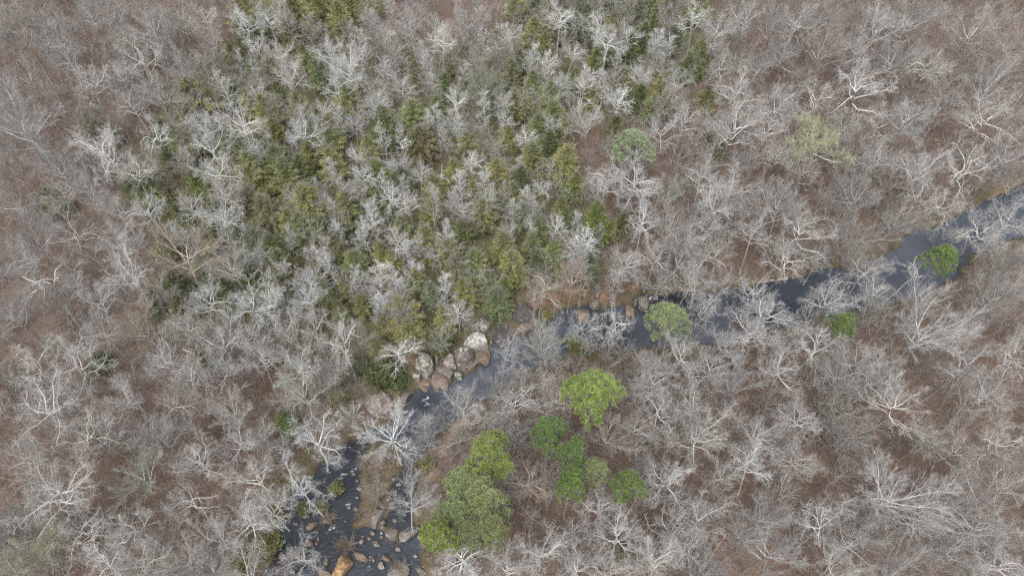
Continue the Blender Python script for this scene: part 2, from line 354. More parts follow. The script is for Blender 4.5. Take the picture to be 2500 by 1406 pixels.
# ------------------------------------------------------------------ boulders
Z3 = lambda L: [(620 + x / 5.285, 1140 + y / 5.285) for x, y in L]
Z1 = lambda L: [(860 + x / 4.686, 700 + y / 4.686) for x, y in L]
Z2 = lambda L: [(1240 + x / 5.208, 640 + y / 5.208) for x, y in L]
ROCKS = [  # outline in the photo, height, material, flatness, label
 (Z3([(680,815),(700,740),(770,715),(855,695),(820,745),(740,820)]), .7,'tan',.7,'brown leaf-shaped boulder alone in the dark left channel'),
 (Z3([(670,980),(690,940),(735,930),(775,960),(770,1000),(730,1035),(690,1010)]), .8,'tan',.6,'round tan boulder in the lower pool left of the bushy islet'),
 (Z3([(815,910),(845,900),(850,940),(830,965),(815,940)]), .45,'tan',.6,'small upright pinkish stone right of the round tan boulder'),
 (Z3([(795,970),(830,975),(825,1010),(790,1000)]), .35,'tan',.6,'small brown stone just right of the round tan boulder'),
 (Z3([(1010,1406),(1080,1240),(1100,1180),(1170,1140),(1305,1210),(1250,1290),(1150,1420),(1080,1450)]), 1.5,'orange',.9,'big orange squared slab of rock at the bottom of the stream'),
 (Z3([(1260,1160),(1320,1110),(1390,1110),(1450,1150),(1485,1200),(1470,1240),(1380,1210),(1290,1190)]), .9,'tan',.7,'oval tan boulder touching the right corner of the orange slab'),
 (Z3([(795,1290),(830,1265),(900,1310),(1000,1380),(1050,1460),(880,1470),(830,1350)]), .9,'tan',.7,'long pointed pinkish wedge of rock left of the orange slab'),
 (Z3([(895,1215),(950,1180),(990,1215),(945,1285),(905,1260)]), .7,'tan',.7,'squarish tan stone between the wedge rock and orange slab'),
 (Z3([(910,1145),(945,1135),(955,1165),(920,1175)]), .35,'gray',.6,'tiny grey stone above the squarish tan stone'),
 (Z3([(335,1110),(370,1090),(420,1110),(430,1170),(380,1215),(330,1230)]), .7,'tan',.7,'tan rock against the left bank below the white rapid'),
 (Z3([(460,1340),(490,1310),(540,1335),(535,1390),(480,1370)]), .7,'pink',.6,'pale cream stone on the left bank near the bottom edge'),
 (Z3([(175,1380),(210,1360),(245,1390),(240,1460),(180,1460)]), .6,'tan',.6,'brown stone cut by the bottom edge beside left bank'),
 (Z3([(1600,1225),(1640,1205),(1680,1260),(1690,1310),(1640,1330),(1600,1290)]), .7,'pink',.6,'pinkish stone left of the brush-topped boulder at bottom'),
 (Z3([(1660,1140),(1690,1125),(1775,1195),(1740,1240),(1680,1210),(1650,1180)]), .6,'tan',.7,'tan tilted stone above the brush-topped boulder at bottom'),
 (Z3([(1530,1170),(1580,1190),(1550,1235),(1525,1210)]), .4,'tan',.6,'small triangular stone right of the oval tan boulder'),
 (Z3([(1720,1330),(1780,1260),(1890,1240),(1980,1270),(2010,1320),(1960,1460),(1720,1460)]), 1.2,'gray',.8,'large brush-topped brown boulder at the bottom right of stream'),
 (Z3([(1510,980),(1575,935),(1610,990),(1635,1030),(1560,1030)]), .6,'gray',.7,'dark triangular stone in the pool below the islet'),
 (Z3([(1465,900),(1500,895),(1520,930),(1490,955),(1465,930)]), .4,'tan',.6,'small rounded stone upper left of the dark triangular stone'),
 (Z3([(1360,960),(1385,925),(1425,950),(1400,990),(1370,1010)]), .5,'pink',.6,'small pale kite-shaped stone beside the round bush islet'),
 (Z3([(1630,830),(1665,850),(1655,880),(1635,860)]), .4,'white',.6,'small white stone right of the islet tip'),
 (Z3([(1510,760),(1505,640),(1580,520),(1700,520),(1680,590),(1620,680),(1560,770)]), 1.1,'gray',.9,'large flat grey-brown slab at the lower tip of the islet'),
 (Z3([(1610,720),(1670,665),(1700,700),(1660,740)]), .6,'tan',.7,'tan stone right of the large flat grey slab'),
 (Z3([(1620,770),(1680,740),(1700,790),(1650,815)]), .5,'gray',.7,'grey stone below right of the large flat grey slab'),
 (Z3([(1700,860),(1780,800),(1870,830),(1880,950),(1780,960),(1700,900)]), .9,'gray',.8,'broad brown rock left of the slab under the bright pine'),
 (Z3([(1890,970),(1880,880),(2000,780),(2120,760),(2155,800),(2100,860),(2020,920),(1960,970)]), 1.0,'gray',.9,'broad grey slab on the right bank beside the bright pine'),
 (Z3([(1820,1050),(1860,1030),(1900,1050),(1895,1090),(1840,1095)]), .6,'lichen',.6,'speckled pale boulder in the pool near the right bank'),
 (Z3([(2080,1290),(2120,1280),(2230,1340),(2230,1390),(2180,1410),(2110,1350)]), .9,'lichen',.7,'mossy grey boulder on the right bank at the bottom'),
 (Z3([(880,660),(920,640),(990,700),(960,745),(900,710)]), .6,'tan',.6,'tan rock at the foot of the bushy knoll in left channel'),
 (Z3([(665,560),(700,540),(730,570),(710,610),(680,600)]), .6,'gray',.6,'grey stone beside the green clump in the left channel'),
 (Z3([(480,740),(540,700),(600,720),(580,760),(500,760)]), .5,'gray',.7,'flat grey stone by the left bank under a bare limb'),
 (Z3([(590,840),(620,870),(610,900),(590,880)]), .35,'pink',.6,'small pink stone near the left bank above the white rapid'),
 (Z3([(1500,830),(1530,825),(1525,860),(1495,855)]), .4,'gray',.6,'tiny grey stone right of the islet brush'),
 (Z3([(1390,890),(1425,885),(1420,920),(1395,915)]), .35,'tan',.6,'tiny tan stone above the pale kite-shaped stone'),
 (Z3([(640,620),(740,610),(720,660),(630,670)]), .5,'gray',.8,'low grey ledge above the brown leaf-shaped boulder'),
 (Z3([(1680,380),(1770,350),(1770,400),(1720,450),(1690,430)]), .6,'gray',.8,'grey slab on the islet shore by the right channel'),
 (Z3([(1700,470),(1800,450),(1850,500),(1800,560),(1720,540)]), .5,'gray',.8,'brown ledge stepping down into the right channel'),
 (Z1([(720,890),(760,760),(830,700),(900,740),(930,850),(930,930),(860,1000),(800,980),(720,940)]), 3.0,'lichen',.8,'largest lichen-speckled boulder on the upper stream bank'),
 (Z1([(935,770),(960,760),(1000,830),(980,885),(950,870)]), 1.3,'gray',.7,'narrow upright grey stone right of the largest lichen boulder'),
 (Z1([(670,970),(740,1000),(790,1010),(770,1060),(720,1065),(690,1030)]), 1.5,'lichen',.7,'pale lichen boulder below the largest lichen boulder'),
 (Z1([(1375,420),(1440,350),(1540,350),(1590,430),(1560,490),(1500,535),(1420,490)]), 2.4,'lichen',.7,'mottled cream and brown boulder below the round green cedar'),
 (Z1([(1165,750),(1220,700),(1410,690),(1400,780),(1340,870),(1250,950),(1200,910),(1170,820)]), 2.4,'striped',.8,'white-streaked dark boulder on the bank above the stream boulder'),
 (Z1([(1260,640),(1350,560),(1450,520),(1520,560),(1555,650),(1440,685),(1330,680)]), 1.9,'white',.8,'white-topped domed boulder between the mottled and streaked ones'),
 (Z1([(1415,700),(1555,660),(1580,760),(1560,810),(1610,850),(1560,880),(1510,900),(1480,860),(1420,850),(1410,900),(1270,1000),(1260,960),(1345,880)]), .6,'tan',.95,'low tan rock ledge at the water below the white-topped boulder'),
 (Z1([(1170,1010),(1180,985),(1230,985),(1265,1030),(1255,1075),(1210,1080),(1180,1050)]), 1.2,'lichen',.7,'round speckled boulder standing alone in the stream bend'),
 (Z1([(870,1080),(900,970),(1000,970),(1110,1030),(1115,1090),(1080,1140),(1000,1150),(950,1175),(900,1140)]), .5,'tan',.97,'flat smooth brown slab at the inside of the stream bend'),
 (Z1([(670,1130),(760,1080),(840,1100),(865,1190),(820,1200),(760,1140)]), .5,'tan',.9,'low brown ledge left of the flat smooth slab'),
 (Z1([(1035,850),(1130,720),(1160,760),(1195,880),(1175,945),(1100,930),(1040,880)]), 1.0,'pink',.9,'pale peach sandstone slope left of the streaked boulder'),
 (Z1([(940,895),(1040,900),(1160,960),(1110,1025),(980,965)]), .9,'gray',.9,'grey cracked slab between lichen boulder and streaked boulder'),
 (Z1([(170,1140),(260,1120),(330,1190),(480,1200),(520,1260),(500,1380),(420,1460),(130,1460),(140,1350)]), 1.2,'pink',.85,'broad pale pink rock outcrop on the left bank by the rapid'),
 (Z1([(525,1235),(600,1180),(730,1190),(650,1230),(600,1350),(570,1420),(505,1420),(530,1300)]), .7,'gray',.9,'brown rock ledge between the pink outcrop and the water'),
 ([(1248,772),(1262,745),(1282,738),(1300,752),(1320,776),(1310,790),(1288,784),(1262,794)], 1.3,'dark',.95,'dark slab with pale streaks right of the round green cedar'),
 ([(1256,800),(1275,788),(1295,784),(1304,795),(1290,806),(1272,807)], .9,'tan',.8,'tan boulder at the water below the dark streaked slab'),
 ([(1196,792),(1230,782),(1254,800),(1270,811),(1250,828),(1215,838),(1200,815)], .6,'dark',.95,'low dark ledge sloping into the water by the tan boulder'),
 (Z2([(935,360),(970,350),(1005,390),(990,435),(950,430)]), .9,'lichen',.6,'small pale grey boulder on the orange clay bank'),
 (Z2([(1090,390),(1150,370),(1180,400),(1160,445),(1110,445)]), 1.0,'gray',.7,'rounded grey boulder right of the pale one on clay bank'),
 (Z2([(1060,300),(1170,280),(1200,350),(1150,370),(1080,350)]), 1.1,'gray',.7,'uppermost grey boulder above the clay bank'),
 (Z2([(1030,470),(1090,440),(1170,490),(1170,560),(1090,585),(1040,540)]), 1.2,'gray',.8,'blocky grey-brown boulder at the waterline below clay bank'),
 (Z2([(845,660),(880,610),(950,600),(1010,630),(1040,700),(1020,770),(970,800),(900,770),(860,720)]), 1.2,'tan',.8,'big round pinkish boulder in the water left of the rapid'),
 (Z2([(1640,530),(1640,460),(1700,470),(1760,480),(1795,550),(1760,640),(1660,610)]), 1.6,'gray',.8,'tall grey block on the bank beside the pale green tree'),
 (Z2([(1590,560),(1615,500),(1632,570),(1610,590)]), .9,'gray',.7,'narrow grey stone left of the tall grey block'),
 (Z2([(1490,560),(1560,540),(1640,640),(1620,720),(1500,700)]), .5,'tan',.9,'low reddish-brown slab below the tall grey block'),
 (Z2([(250,500),(340,430),(420,520),(410,570),(350,610),(310,560)]), 1.3,'tan',.9,'cracked brown block right of the dark streaked slab'),
 (Z2([(390,590),(440,560),(470,590),(400,620)]), .7,'gray',.8,'small brown block beside the cracked brown block'),
 (Z2([(270,960),(310,950),(320,1010),(280,1020)]), .4,'lichen',.6,'small mossy stone in the water off the right bank'),
 ([(1046,716),(1052,714),(1055,730),(1048,732)], .9,'white',.6,'narrow white stone in the clearing at the edge of the evergreens'),
 ([(1060,740),(1078,736),(1080,746),(1064,748)], .8,'gray',.7,'grey stone in the clearing right of narrow white stone'),
 ([(909,845),(917,842),(920,850),(911,853)], .9,'white',.6,'leftmost white stone on the slope above the streamside bush'),
 ([(921,843),(926,840),(927,850),(922,852)], .8,'white',.6,'middle white stone on the slope above the streamside bush'),
 ([(926,850),(934,848),(935,856),(928,857)], .8,'white',.6,'rightmost white stone on the slope above the streamside bush'),
 ([(948,880),(956,876),(958,886),(950,889)], .8,'lichen',.6,'lichen stone just right of the streamside bush top'),
 ([(962,872),(968,870),(970,880),(963,882)], .7,'gray',.6,'grey stone near the lichen stone on the slope'),
 ([(880,866),(890,862),(893,870),(884,873)], .8,'gray',.6,'grey stone on the slope left of the white stones'),
 ([(1180,764),(1190,760),(1194,768),(1184,771)], .9,'lichen',.6,'small pale stone left of the round green cedar foot'),
]
rr = random.Random(3)
def outline_rings(poly, k=30):
    P = np.array(poly) * 1.02; Q_ = np.roll(P, -1, 0); L = np.linalg.norm(Q_ - P, axis=1); cum = np.concatenate([[0], np.cumsum(L)])
    out = []
    for i in range(k):
        s = cum[-1] * i / k; j = min(np.searchsorted(cum, s, 'right') - 1, len(P) - 1); f = (s - cum[j]) / L[j]
        out.append(P[j] * (1 - f) + Q_[j] * f)
    out = np.array(out)
    return out * .86 + (np.roll(out, 1, 0) + np.roll(out, -1, 0)) * .07
def boulder(poly, h, mat, flat, label, i):
    k = 34; zt = h * .5
    base = P0(poly, 0); c0 = base.mean(0); g = max(0., gz(*c0))
    if g > .3: base = P0(poly, g + h * .45)
    else: base = P0(poly, .05)
    c = base.mean(0); g = max(0., gz(*c)); r = outline_rings(base - c, k)
    rng = np.random.default_rng(100 + i); ks = rng.normal(size=(8, 3)) * 1.6; ph = rng.uniform(0, 6.28, 8)
    tilt = rng.normal(size=2) * .05
    prof = [(1.05, -.9), (1.03, -.15), (1.01, .3), (.98, .7), (.94, .88), (.82, .95), (.62, .98), (.4, 1.0), (.2, 1.01)]
    V = []
    for s, z in prof:
        s2 = s if s > .9 else s
        zz = z if z < .3 else z * (flat + (1 - flat) * (1.25 - .45 * s))
        V.append(np.column_stack([r * s2, np.full(k, zz * h)]))
    V.append(np.array([[0, 0, prof[-1][1] * h * (flat + (1 - flat) * 1.25)]])); V = np.concatenate(V)
    size = np.linalg.norm(r, axis=1).mean()
    disp = sum(np.sin(V @ (ks[q] / max(size, .6) * (1 + q * .35)) + ph[q]) / (1.2 + q * .6) for q in range(8))
    up = np.clip(V[:, 2] / h, 0, 1)
    V[:, 2] += disp * .09 * h * up * (1.6 - flat); V[:, :2] *= (1 + .03 * disp)[:, None]
    # fracture planes: cut corners so that the block is not a smooth lump
    for q in range(6):
        n = unit(np.array([*(rng.normal(size=2)), rng.uniform(.3, 2.0)])); dd = (V @ n); lim = np.percentile(dd, 92 - 9 * rng.random())
        V = V - n[None] * np.clip(dd - lim, 0, None)[:, None] * .85
    V[:, 2] += V[:, 0] * tilt[0] + V[:, 1] * tilt[1]
    F = []
    for a in range(len(prof) - 1):
        for j in range(k):
            p, q = a * k + j, a * k + (j + 1) % k
            F += [(p, q, q + k), (p, q + k, p + k)]
    top = (len(prof) - 1) * k; ce = len(V) - 1
    F += [(top + j, top + (j + 1) % k, ce) for j in range(k)]
    me = tri_mesh('boulder', V, F, ROCKM[mat], smooth=True)
    try: me.set_sharp_from_angle(angle=R(20))
    except Exception: pass
    o = link(bpy.data.objects.new('boulder', me)); o.location = (c[0], c[1], max(0, g - .12 * h))
    return tag(o, label, 'boulder', 'boulders along the stream')
for i, (poly, h, mt, fl, lb) in enumerate(ROCKS): boulder(poly, h, mt, fl, lb, i)

# small stones half drowned along the shores of the lower pool and the clay bank
SMALL = []; rs = random.Random(8); tries = 0
while len(SMALL) < 58 and tries < 4000:
    tries += 1; px, py = (rs.uniform(650, 1040), rs.uniform(1030, 1400)) if len(SMALL) < 42 else (rs.uniform(1000, 1640), rs.uniform(715, 960))
    x, y = unproj(px, py); d_ = float(river_d(np.array([[x, y]]))[0])
    if not (-1.5 < d_ < .25) or any((px - a) ** 2 + (py - b_) ** 2 < 150 for a, b_, _ in SMALL): continue
    r_ = rs.uniform(3, 8); k_ = rs.randint(5, 7); a0 = rs.uniform(0, 6)
    poly = [(px + r_ * rs.uniform(.75, 1.3) * math.cos(a0 + 6.283 * q / k_), py - .85 * r_ * rs.uniform(.75, 1.3) * math.sin(a0 + 6.283 * q / k_)) for q in range(k_)][::-1]
    mt = rs.choice(('tan', 'gray', 'gray', 'lichen', 'pink')); o = boulder(poly, rs.uniform(.25, .5), mt, .7, 'x', 200 + len(SMALL)); o.name = 'stone'; o['category'] = 'stone'; o['group'] = 'small stones in the stream'
    SMALL.append((px, py, (o, {'tan': 'brown', 'gray': 'grey', 'lichen': 'speckled', 'pink': 'pinkish'}[mt])))

# ------------------------------------------------------------------ bare tree generator
def wander(rng, p, d, L, r0, r1, n, wig, up=0.0, grav=0.0):
    P = [p]; RR = [r0]; s = L / n; d = unit(d)
    for i in range(n):
        d = unit(d + rng.normal(size=3) * wig + np.array([0, 0, up]))
        p = p + d * s; P.append(p); RR.append(r0 + (r1 - r0) * (i + 1) / n)
    return P, RR
def side(rng, d, ang):
    a = unit(np.cross(d, rng.normal(size=3))); return unit(d * math.cos(ang) + a * math.sin(ang))
def branchlets(rng, T, P, RR, L, counts, wig, ang, ratio, up, rmin):
    """side branches from a path, then theirs"""
    if not counts: return
    n = counts[0]; k = len(P) - 1
    for i in range(n):
        u = .22 + .78 * (i + rng.random() * .8) / n; u = min(u, .999); j = int(u * k); f = u * k - j
        p = P[j] * (1 - f) + P[min(j + 1, k)] * f; d = unit(P[min(j + 1, k)] - P[j])
        l = L * ratio[0] * (1.15 - .5 * u) * rng.uniform(.65, 1.25)
        dd = side(rng, d, ang * rng.uniform(.6, 1.3)); dd = unit(dd + np.array([0, 0, up]))
        r = max(RR[j] * .55, rmin * (1 + .5 * (len(counts) - 1))); last = len(counts) == 1
        nn = 2 if last else (4 if len(counts) >= 3 else 3)
        Q, QR = wander(rng, p, dd, l, r, rmin * (.6 if last else .9), nn, wig, up * .35)
        for a in range(nn): T.piece(Q[a], Q[a + 1], QR[a], QR[a + 1])
        branchlets(rng, T, Q, QR, l, counts[1:], wig, ang, ratio[1:], up, rmin)
def bare_proto(seed, style):
    rng = np.random.default_rng(seed); TR = Tubes(); CR = Tubes()
    if style == 'broad':   H, fork, nl, lean, LL, cnt, wig, ang, rat, up, rt, rm = 20, .50, 10, .90, 6.4, (8, 7, 6), .26, .62, (.58, .56, .62), .05, .215, .0115
    elif style == 'dense': H, fork, nl, lean, LL, cnt, wig, ang, rat, up, rt, rm = 19, .46, 11, .78, 6.6, (9, 8, 7), .14, .46, (.58, .52, .60), .09, .185, .0095
    elif style == 'limby': H, fork, nl, lean, LL, cnt, wig, ang, rat, up, rt, rm = 20, .48, 8, 1.05, 6.8, (7, 6, 6), .36, .72, (.60, .54, .60), .03, .17, .012
    elif style == 'slim':  H, fork, nl, lean, LL, cnt, wig, ang, rat, up, rt, rm = 12, .28, 26, .9, 2.8, (8, 7), .22, .62, (.60, .66), .08, .115, .0115
    elif style == 'tuft':  H, fork, nl, lean, LL, cnt, wig, ang, rat, up, rt, rm = 11, .50, 14, .92, 3.0, (9, 8), .21, .56, (.60, .62), .06, .105, .0115
    else:                  H, fork, nl, lean, LL, cnt, wig, ang, rat, up, rt, rm = 13, .55, 5, .65, 3.0, (3, 3), .36, .8, (.45, .45), .06, .12, .02
    lead = style == 'slim'; top = H * (.93 if lead else fork + (0 if style == 'snag' else .2))
    P, RR = wander(rng, np.array([0, 0, -.5]), np.array([rng.normal() * .04, rng.normal() * .04, 1]), top + .5, rt, rt * (.14 if lead else .72), 9, .045)
    RR[0] = rt * 1.5; RR[1] = rt * 1.12; TR.path(P, RR, 7)
    for i in range(nl):
        az = i * 2.4 + rng.uniform(-.4, .4)
        if lead:
            u = fork + (1 - fork) * (i + .5) / nl; j = min(int(u * 9), 8); f = u * 9 - j; p = P[j] * (1 - f) + P[j + 1] * f
            th = lean * (1.25 - .7 * (i / nl)) * rng.uniform(.8, 1.2); l = LL * (1.1 - .62 * (i / nl) ** 1.4) * rng.uniform(.7, 1.2); r = rt * .32 * (1.1 - .7 * i / nl)
        else:
            u = 1 if i < 2 or style == 'snag' else 1 - .26 * (i - 1) / (nl - 2); j = min(int(u * 9), 8); f = u * 9 - j; p = P[j] * (1 - f) + P[j + 1] * f
            th = (lean * (.25 if i == 0 else rng.uniform(.75, 1.35))); l = LL * rng.uniform(.72, 1.15) * (.75 if i < 2 else 1); r = rt * rng.uniform(.42, .62)
        d = np.array([math.cos(az) * math.sin(th), math.sin(az) * math.sin(th), math.cos(th)])
        Q, QR = wander(rng, p, d, l, r, .03, 7, wig * .75, up * .12)
        CR.path(Q, QR, 5 if not lead else 4)
        branchlets(rng, CR, Q, QR, l, cnt, wig * 1.15, ang, rat, up, rm)
    V1, F1 = TR.arrays(); V2, F2 = CR.arrays()
    rad = np.percentile(np.hypot(V2[:, 0] - P[-1][0], V2[:, 1] - P[-1][1]), 93)
    zc = np.percentile(V2[:, 2], 62); hh = V2[:, 2].max()
    return dict(trunk=tri_mesh('trunk', V1, F1, M_BARK, True), crown=tri_mesh('crown', V2, F2, M_CROWN, thick=CR.thick()), R=rad, zc=zc, H=hh,
                off=np.array([np.median(V2[:, 0]), np.median(V2[:, 1])]), tips=V2)
PRO = {s: [bare_proto(1000 * k + q, s) for q in range(n)] for k, (s, n) in enumerate((('broad', 14), ('dense', 9), ('limby', 9), ('slim', 11), ('tuft', 10), ('snag', 4)))}

TONE = {'W': (.52, .52, .50), 'L': (.42, .41, .39), 'M': (.33, .315, .295), 'B': (.385, .345, .295), 'G': (.36, .365, .30), 'D': (.21, .20, .185)}
TWORD = {'W': 'whitish', 'L': 'pale grey', 'M': 'grey', 'B': 'beige', 'G': 'greenish grey', 'D': 'dark grey'}
SWORD = {'broad': 'broad', 'dense': 'densely twigged', 'limby': 'thick-limbed', 'slim': 'narrow', 'tuft': 'small-crowned', 'snag': 'sparse dead'}
rt_ = random.Random(11)
used = set(); THINGS = []
def place_xy(px, py, zc_of):
    """ground point whose object centre, zc above its ground, shows at the pixel"""
    g = 1.0
    for _ in range(3):
        x, y = unproj(px, py, g + zc_of); g = max(gz(x, y), 0)
    return x, y, g
def bare(px, py, rpx, tone, style, dz=1.0, foliage=None):
    p = rt_.choice(PRO[style]); base_h = {'broad': 20, 'dense': 19, 'limby': 20, 'slim': 12, 'tuft': 11, 'snag': 12}[style]
    zc = p['zc'] * .9
    x, y, g = place_xy(px, py, zc); dist = depth(x, y, g + zc)
    s = rpx * dist / FPX / p['R']; s = max(.55, min(s, 1.7)); sz = (.45 + .55 * s) * dz
    sz = max(.7, min(1.15, sz)) if style in ('broad', 'dense', 'limby') else max(.65, min(1.35, sz))
    zc = p['zc'] * sz; x, y, g = place_xy(px, py, zc)
    a = rt_.uniform(0, 6.283); ox, oy = p['off']
    x -= s * (ox * math.cos(a) - oy * math.sin(a)); y -= s * (ox * math.sin(a) + oy * math.cos(a)); g = max(gz(x, y), -.3)
    root = link(bpy.data.objects.new('slender_bare_tree' if style in ('slim', 'tuft', 'snag') else 'bare_tree', None))
    root.location = (x, y, g); root.rotation_euler = (rt_.gauss(0, .045), rt_.gauss(0, .045), a); q_ = rt_.uniform(.88, 1.14); root.scale = (s * q_, s / q_, sz)
    root.empty_display_size = .5
    c = TONE[tone]; v = rt_.uniform(.88, 1.1); w = rt_.uniform(-.012, .012)
    tr = link(bpy.data.objects.new('trunk', p['trunk']), root); cr = link(bpy.data.objects.new('crown', p['crown']), root)
    cr.color = (c[0] * v + w, c[1] * v, c[2] * v - w, 1); k = rt_.choice((.55, .7, .8, .4) if px > 1650 else (.7, .85, .8)); tr.color = (c[0] * k, c[1] * k, c[2] * k * .97, 1)  # trunks on the right get a darker colour, painting in their backlit shade
    if foliage:
        rng = np.random.default_rng(int(px)); T = p['tips']; n = foliage[1]; P_ = T[rng.integers(0, len(T), n)]; P_ = P_[P_[:, 2] > p['zc'] * .75]
        V_, F_ = blades(P_ + rng.normal(size=P_.shape) * .15, rng.normal(size=P_.shape) + [0, 0, .4], foliage[2], foliage[2] * .6, rng)
        fo_ = link(bpy.data.objects.new('foliage', tri_mesh('foliage', V_, F_, M_LEAF)), root); fo_.color = (*foliage[0], 1)
    THINGS.append(dict(o=root, px=px, py=py, r=rpx, style=style, tone=tone, fol=bool(foliage), s=s))
    return root
